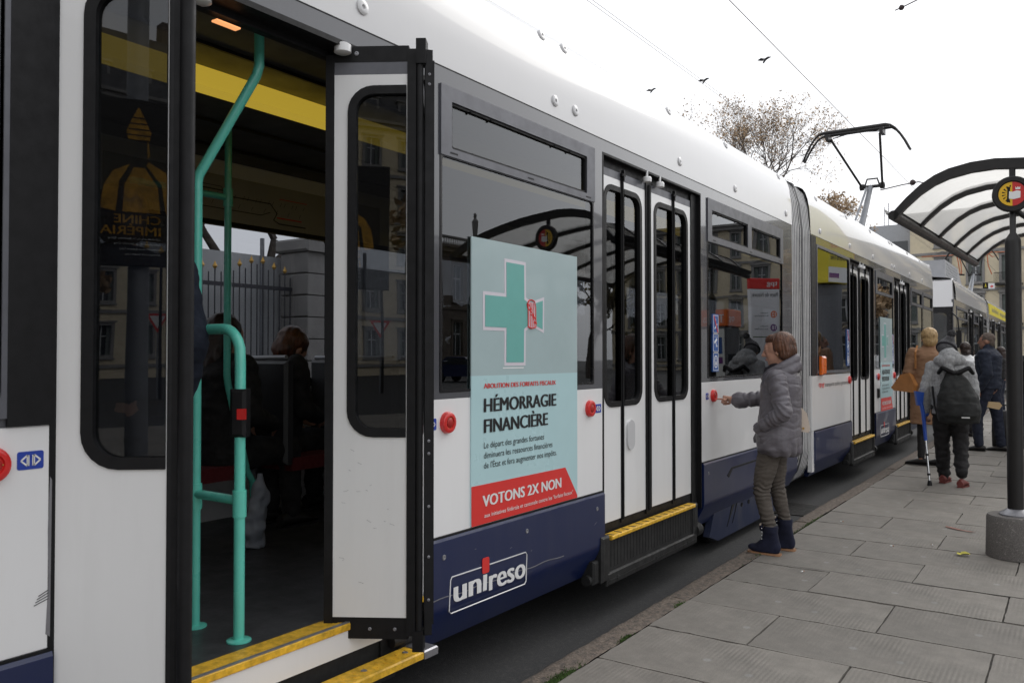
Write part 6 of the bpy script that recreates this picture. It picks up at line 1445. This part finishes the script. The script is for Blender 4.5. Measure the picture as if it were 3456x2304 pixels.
MB().tube([(-1.80, 12.16, 1.30), (-1.79, 12.10, 1.52), (-1.78, 12.2, 1.60)], .014, 6).build('bag_strap', M['tanbag'], bag)
# person with crutch, pompom hat and backpack
t, Pp, k, S_ = figure('person in mottled grey hoodie, pompom hat and baggy black trousers walking with a crutch', -1.215, 10.62, -6, 1.74, dict(jm='hoodie', tm='blackcloth', hs=None, head=(.16, .03, 1.50), chest=(.06, 0, 1.25), pelvis=(0, 0, .92), yaw=-18, pitch=20, hem=.80, wd=.98, flare=1.12, tw=1.6, sm='redshoe', so='redshoe', skin='skin_d',
    aL=[(.06, .18, 1.32), (.0, .255, 1.06), (.06, .25, .80)], aR=[(.06, -.18, 1.32), (.0, -.24, 1.05), (.04, -.22, .79)], lL=[(0, .08, .88), (.12, .085, .48), (.18, .07, .09)], lR=[(0, -.08, .88), (.04, -.10, .50), (-.14, -.11, .15)], hand='grip', toe=(1, -.25)))
ht = MB(); rot = Matrix.Rotation(R(-18), 3, 'Z') @ Matrix.Rotation(R(20), 3, 'Y')
ht.ell(Pp(-.015, 0, .050), (.118, .104, .100), 18, 12, rot); ht.cap(Pp(-.03, -.015, .09), .080, Pp(-.075, -.045, .135), .050, 12)
ho = blend(ht, 'hat', mat('grey knitted hat', (.12, .12, .13), .95, var=.3, vs=40, bump=.5, bs=70), t, .010, 1)
bd = MB(); bd.tube([Pp(math.cos(a)*.112-.012, math.sin(a)*.10, .03-.035*math.cos(a)) for a in [2*math.pi*i/20 for i in range(21)]], .017, 8); blend(bd, 'hat_band', M['coatdark'], t, .008, 1)
pm = MB().ell(Pp(-.10, -.065, .180), (.045, .045, .042), 14, 10); blend(pm, 'pompom', mat('dark pompom wool', (.05, .05, .055), 1, var=.5, vs=60), t, .006, 0, lambda co, n: noise.noise(co*90)*.012)
hd = MB(); hd.chain([S_((.11, .12, 1.36)), S_((-.02, .10, 1.40)), S_((-.075, 0, 1.40)), S_((-.02, -.10, 1.40)), S_((.11, -.12, 1.36))], [.05, .062, .07, .062, .05]); hd.chain([S_((-.07, .04, 1.38)), S_((-.10, 0, 1.26))], [.07, .05])
hd.cap(S_((.0, 0, 1.42)), .12, S_((.10, .01, 1.44)), .11)
blend(hd, 'hood', M['hoodie'], t, .010, 2, wrinkle(.008, 14, 18))
ak = thing('backpack', 'sagging charcoal backpack on the back of the person with the crutch', 'backpack', (-1.135, 10.42, .915), R(96))
pk = MB(); pk.stack([(-.20, .0, -.02, .05, .12), (-.18, -.05, -.03, .115, .205), (-.05, -.06, -.03, .135, .225), (.10, -.04, -.02, .125, .205), (.24, .0, 0, .095, .15), (.36, .05, .01, .055, .08), (.38, .06, .01, .03, .04)], 24, 2.4)
pk.stack([(-.17, -.10, -.05, .06, .14), (-.10, -.135, -.05, .075, .17), (.03, -.125, -.05, .065, .16), (.05, -.11, -.05, .04, .12)], 20, 2.5)
blend(pk, 'bag_body', M['pack'], ak, .010, 2, wrinkle(.011, 9, 12, 4))
bs_ = MB(); bs_.chain([(.08, .17, .36), (.02, .13, .42), (.0, .02, .36)], [.022, .025, .03]); bs_.chain([(.08, -.17, .36), (.02, -.13, .42), (.0, -.02, .36)], [.022, .025, .03]); bs_.chain([(.10, .235, .20), (.02, .21, -.02), (-.03, .17, -.15)], [.014, .013, .012]); blend(bs_, 'strap', M['black'], ak, .009, 1)
LB(MB().box(F((0, 0, 0), (0, -1, 0), (0, 0, 1), (-1, 0, 0)), .055, .135, -.125, -.112, .20, .206), 'white_label', M['ink_white'], ak)
cr = thing('crutch', 'forearm crutch with blue plastic handle and aluminium shaft held by the person in the hat', 'crutch', (-1.44, 10.45, 0))
A0 = Vector((-1.405, 10.42, .02)); A1 = Vector((-1.475, 10.50, .80)); A2 = Vector((-1.515, 10.50, 1.02))
MB().tube([A0, A0.lerp(A1, .65)], .0125, 10).build('shaft', M['chrome'], cr); MB().lathe(A0 + Vector((0, 0, -.02)), (0, 0, 1), [(0, .028), (.03, .024), (.06, .017)], 12).build('rubber_tip', M['black'], cr)
for t_ in (.12, .40): MB().tube([A0.lerp(A1, t_), A0.lerp(A1, t_+.03)], .018, 10).build('shaft_clip', M['black'], cr)
MB().tube([A0.lerp(A1, .62), A1, A1.lerp(A2, .6)], [.018, .022, .022], 10).prism(F(A2, (.83, .56, 0), (0, 0, 1), (.5, -.8, 0)), [(-.028, -.12), (.028, -.12), (.045, .03), (-.055, .045)], -.025, .025).tube([A1 + Vector((0, 0, -.02)), A1 + Vector((.03, .11, -.01))], .018, 8).build('handle_cuff', M['crutchblue'], cr)
# man in navy
t, Pp, k, S_ = figure('man with cropped hair in navy jumper and jeans standing by the suitcase', -1.16, 14.7, -80, 1.83, dict(jm='navy', tm='jeans', hm='hairgr', hs='crop', wd=1.12, hem=.90, collar=.05, flare=1.05, tw=.9, yaw=8, topname='jumper',
    lL=[(0, .09, .9), (.12, .09, .49), (.10, .10, .09)], lR=[(-.02, -.09, .9), (-.10, -.10, .48), (-.14, -.10, .09)], skin='skin_d', aL=[(-.01, .21, 1.40), (-.06, .25, 1.12), (.06, .23, .90)]))
LB(MB().stack([(.905*k, 0, 0, .145*k, .175*k), (.925*k, 0, 0, .147*k, .178*k)], 20, 2.2), 'belt', M['seatrim'], t)
cs = thing('suitcase', 'black wheeled suitcase standing behind the man in navy', 'suitcase', (-.93, 14.9, 0), R(-6))
g = MB(); g.stack([(.05, 0, 0, .16, .11), (.07, 0, 0, .19, .13), (.30, 0, 0, .195, .135), (.58, 0, 0, .19, .13), (.62, 0, 0, .15, .10)], 24, 4); LB(g, 'case_body', M['case'], cs)
for sx in (-1, 1): LB(MB().lathe((sx*.14, -.1, .03), (1, 0, 0), [(-.02, .03), (.02, .03)], 10), 'wheel', M['black'], cs)
LB(MB().tube([(-.10, .08, .62), (-.10, .08, .70), (.10, .08, .70), (.10, .08, .62)], .012, 6), 'handle', M['black'], cs)
pb = thing('paper_bag', 'folded brown paper held low between the crutch walker and the man in navy', 'paper bag', (-.86, 11.9, .85))
MB().prism(F((-.86, 11.9, .85), (.82, .57, 0), (0, 0, 1), (.57, -.82, 0)), [(-.10, -.02), (.04, -.05), (.08, 0), (.05, .04), (-.08, .05)], -.01, .01).build('sheet', M['paper'], pb)
figure('dark haired woman with low bun and white top, half hidden behind the pompom hat', -1.72, 17.2, -25, 1.72, dict(jm='ink_white', tm='blackcloth', hm='hairdk', hs='bun', wd=.95))
figure('dark haired woman in black standing far along the platform in profile', -1.62, 24.0, -80, 1.70, dict(jm='blackcloth', tm='jeans', hm='hairdk', hs='long', wd=.98))
figure('long haired person in black top, partly hidden behind the shelter post', -.62, 15.4, 10, 1.72, dict(jm='blackcloth', tm='jeans', hm='hair1', hs='long', wd=1.0))
figure('person in a dark coat walking far down the platform', -1.2, 38, 0, 1.75, dict(jm='blackcloth', tm='jeans', hm='hairdk', hs='short', wd=1.0, vox=.02))
figure('person in a grey jacket far down the platform near the kerb', -1.75, 33, 170, 1.72, dict(jm='greyb', tm='blackcloth', hm='hairdk', hs='short', wd=1.0, vox=.02))
# passengers inside the near tram
SIT = dict(pelvis=(0, 0, .47), chest=(.02, 0, .86), head=(.05, 0, 1.13), hem=.42, lL=[(0, .1, .47), (.42, .1, .47), (.44, .1, .09)], lR=[(0, -.1, .47), (.42, -.1, .47), (.44, -.1, .09)], aL=[(.02, .2, .95), (.04, .24, .70), (.28, .12, .62)], aR=[(.02, -.2, .95), (.04, -.24, .70), (.28, -.12, .62)])
def sit(lb, x, y, **kw):
    d = dict(SIT); d.update(kw); d['z'] = .40; return figure(lb, x, y, kw.get('face', 0), 1.80, d)
sit('passenger with long black hair seated inside the tram behind the turquoise poles', -4.20, 3.06, jm='blackcloth', tm='blackcloth', hm='hairdk', hs='long')
sit('hunched passenger with brown hair seated by the tram window, head bent forward', -4.40, 3.62, jm='blackcloth', tm='blackcloth', hm='hair1', hs='short', head=(.14, -.02, 1.06), pitch=35, chest=(.06, 0, .84))
t, Pp, k, S_ = figure('standing passenger in navy jacket at the left edge of the open tram door', -3.02, 1.76, -60, 1.72, dict(z=.40, jm='navy', tm='jeans', hm='hairdk', hs='short', wd=1.1, aL=[(-.01, .21, 1.40), (-.08, .30, 1.12), (.05, .25, .92)]))
M['bagfilm'] = mat('greyish plastic film', (.25, .27, .31), .5)
pg = thing('carrier_bag', 'white plastic carrier bag on the tram floor by the seated passengers', 'bag', (-3.80, 3.0, .40))
blend(MB().stack([(.01, 0, 0, .05, .06), (.12, 0, 0, .06, .07), (.30, .02, .02, .045, .05), (.42, .03, .02, .02, .02)], 20), 'bag_body', M['bagfilm'], pg, .010, 1, wrinkle(.02, 14, 14))
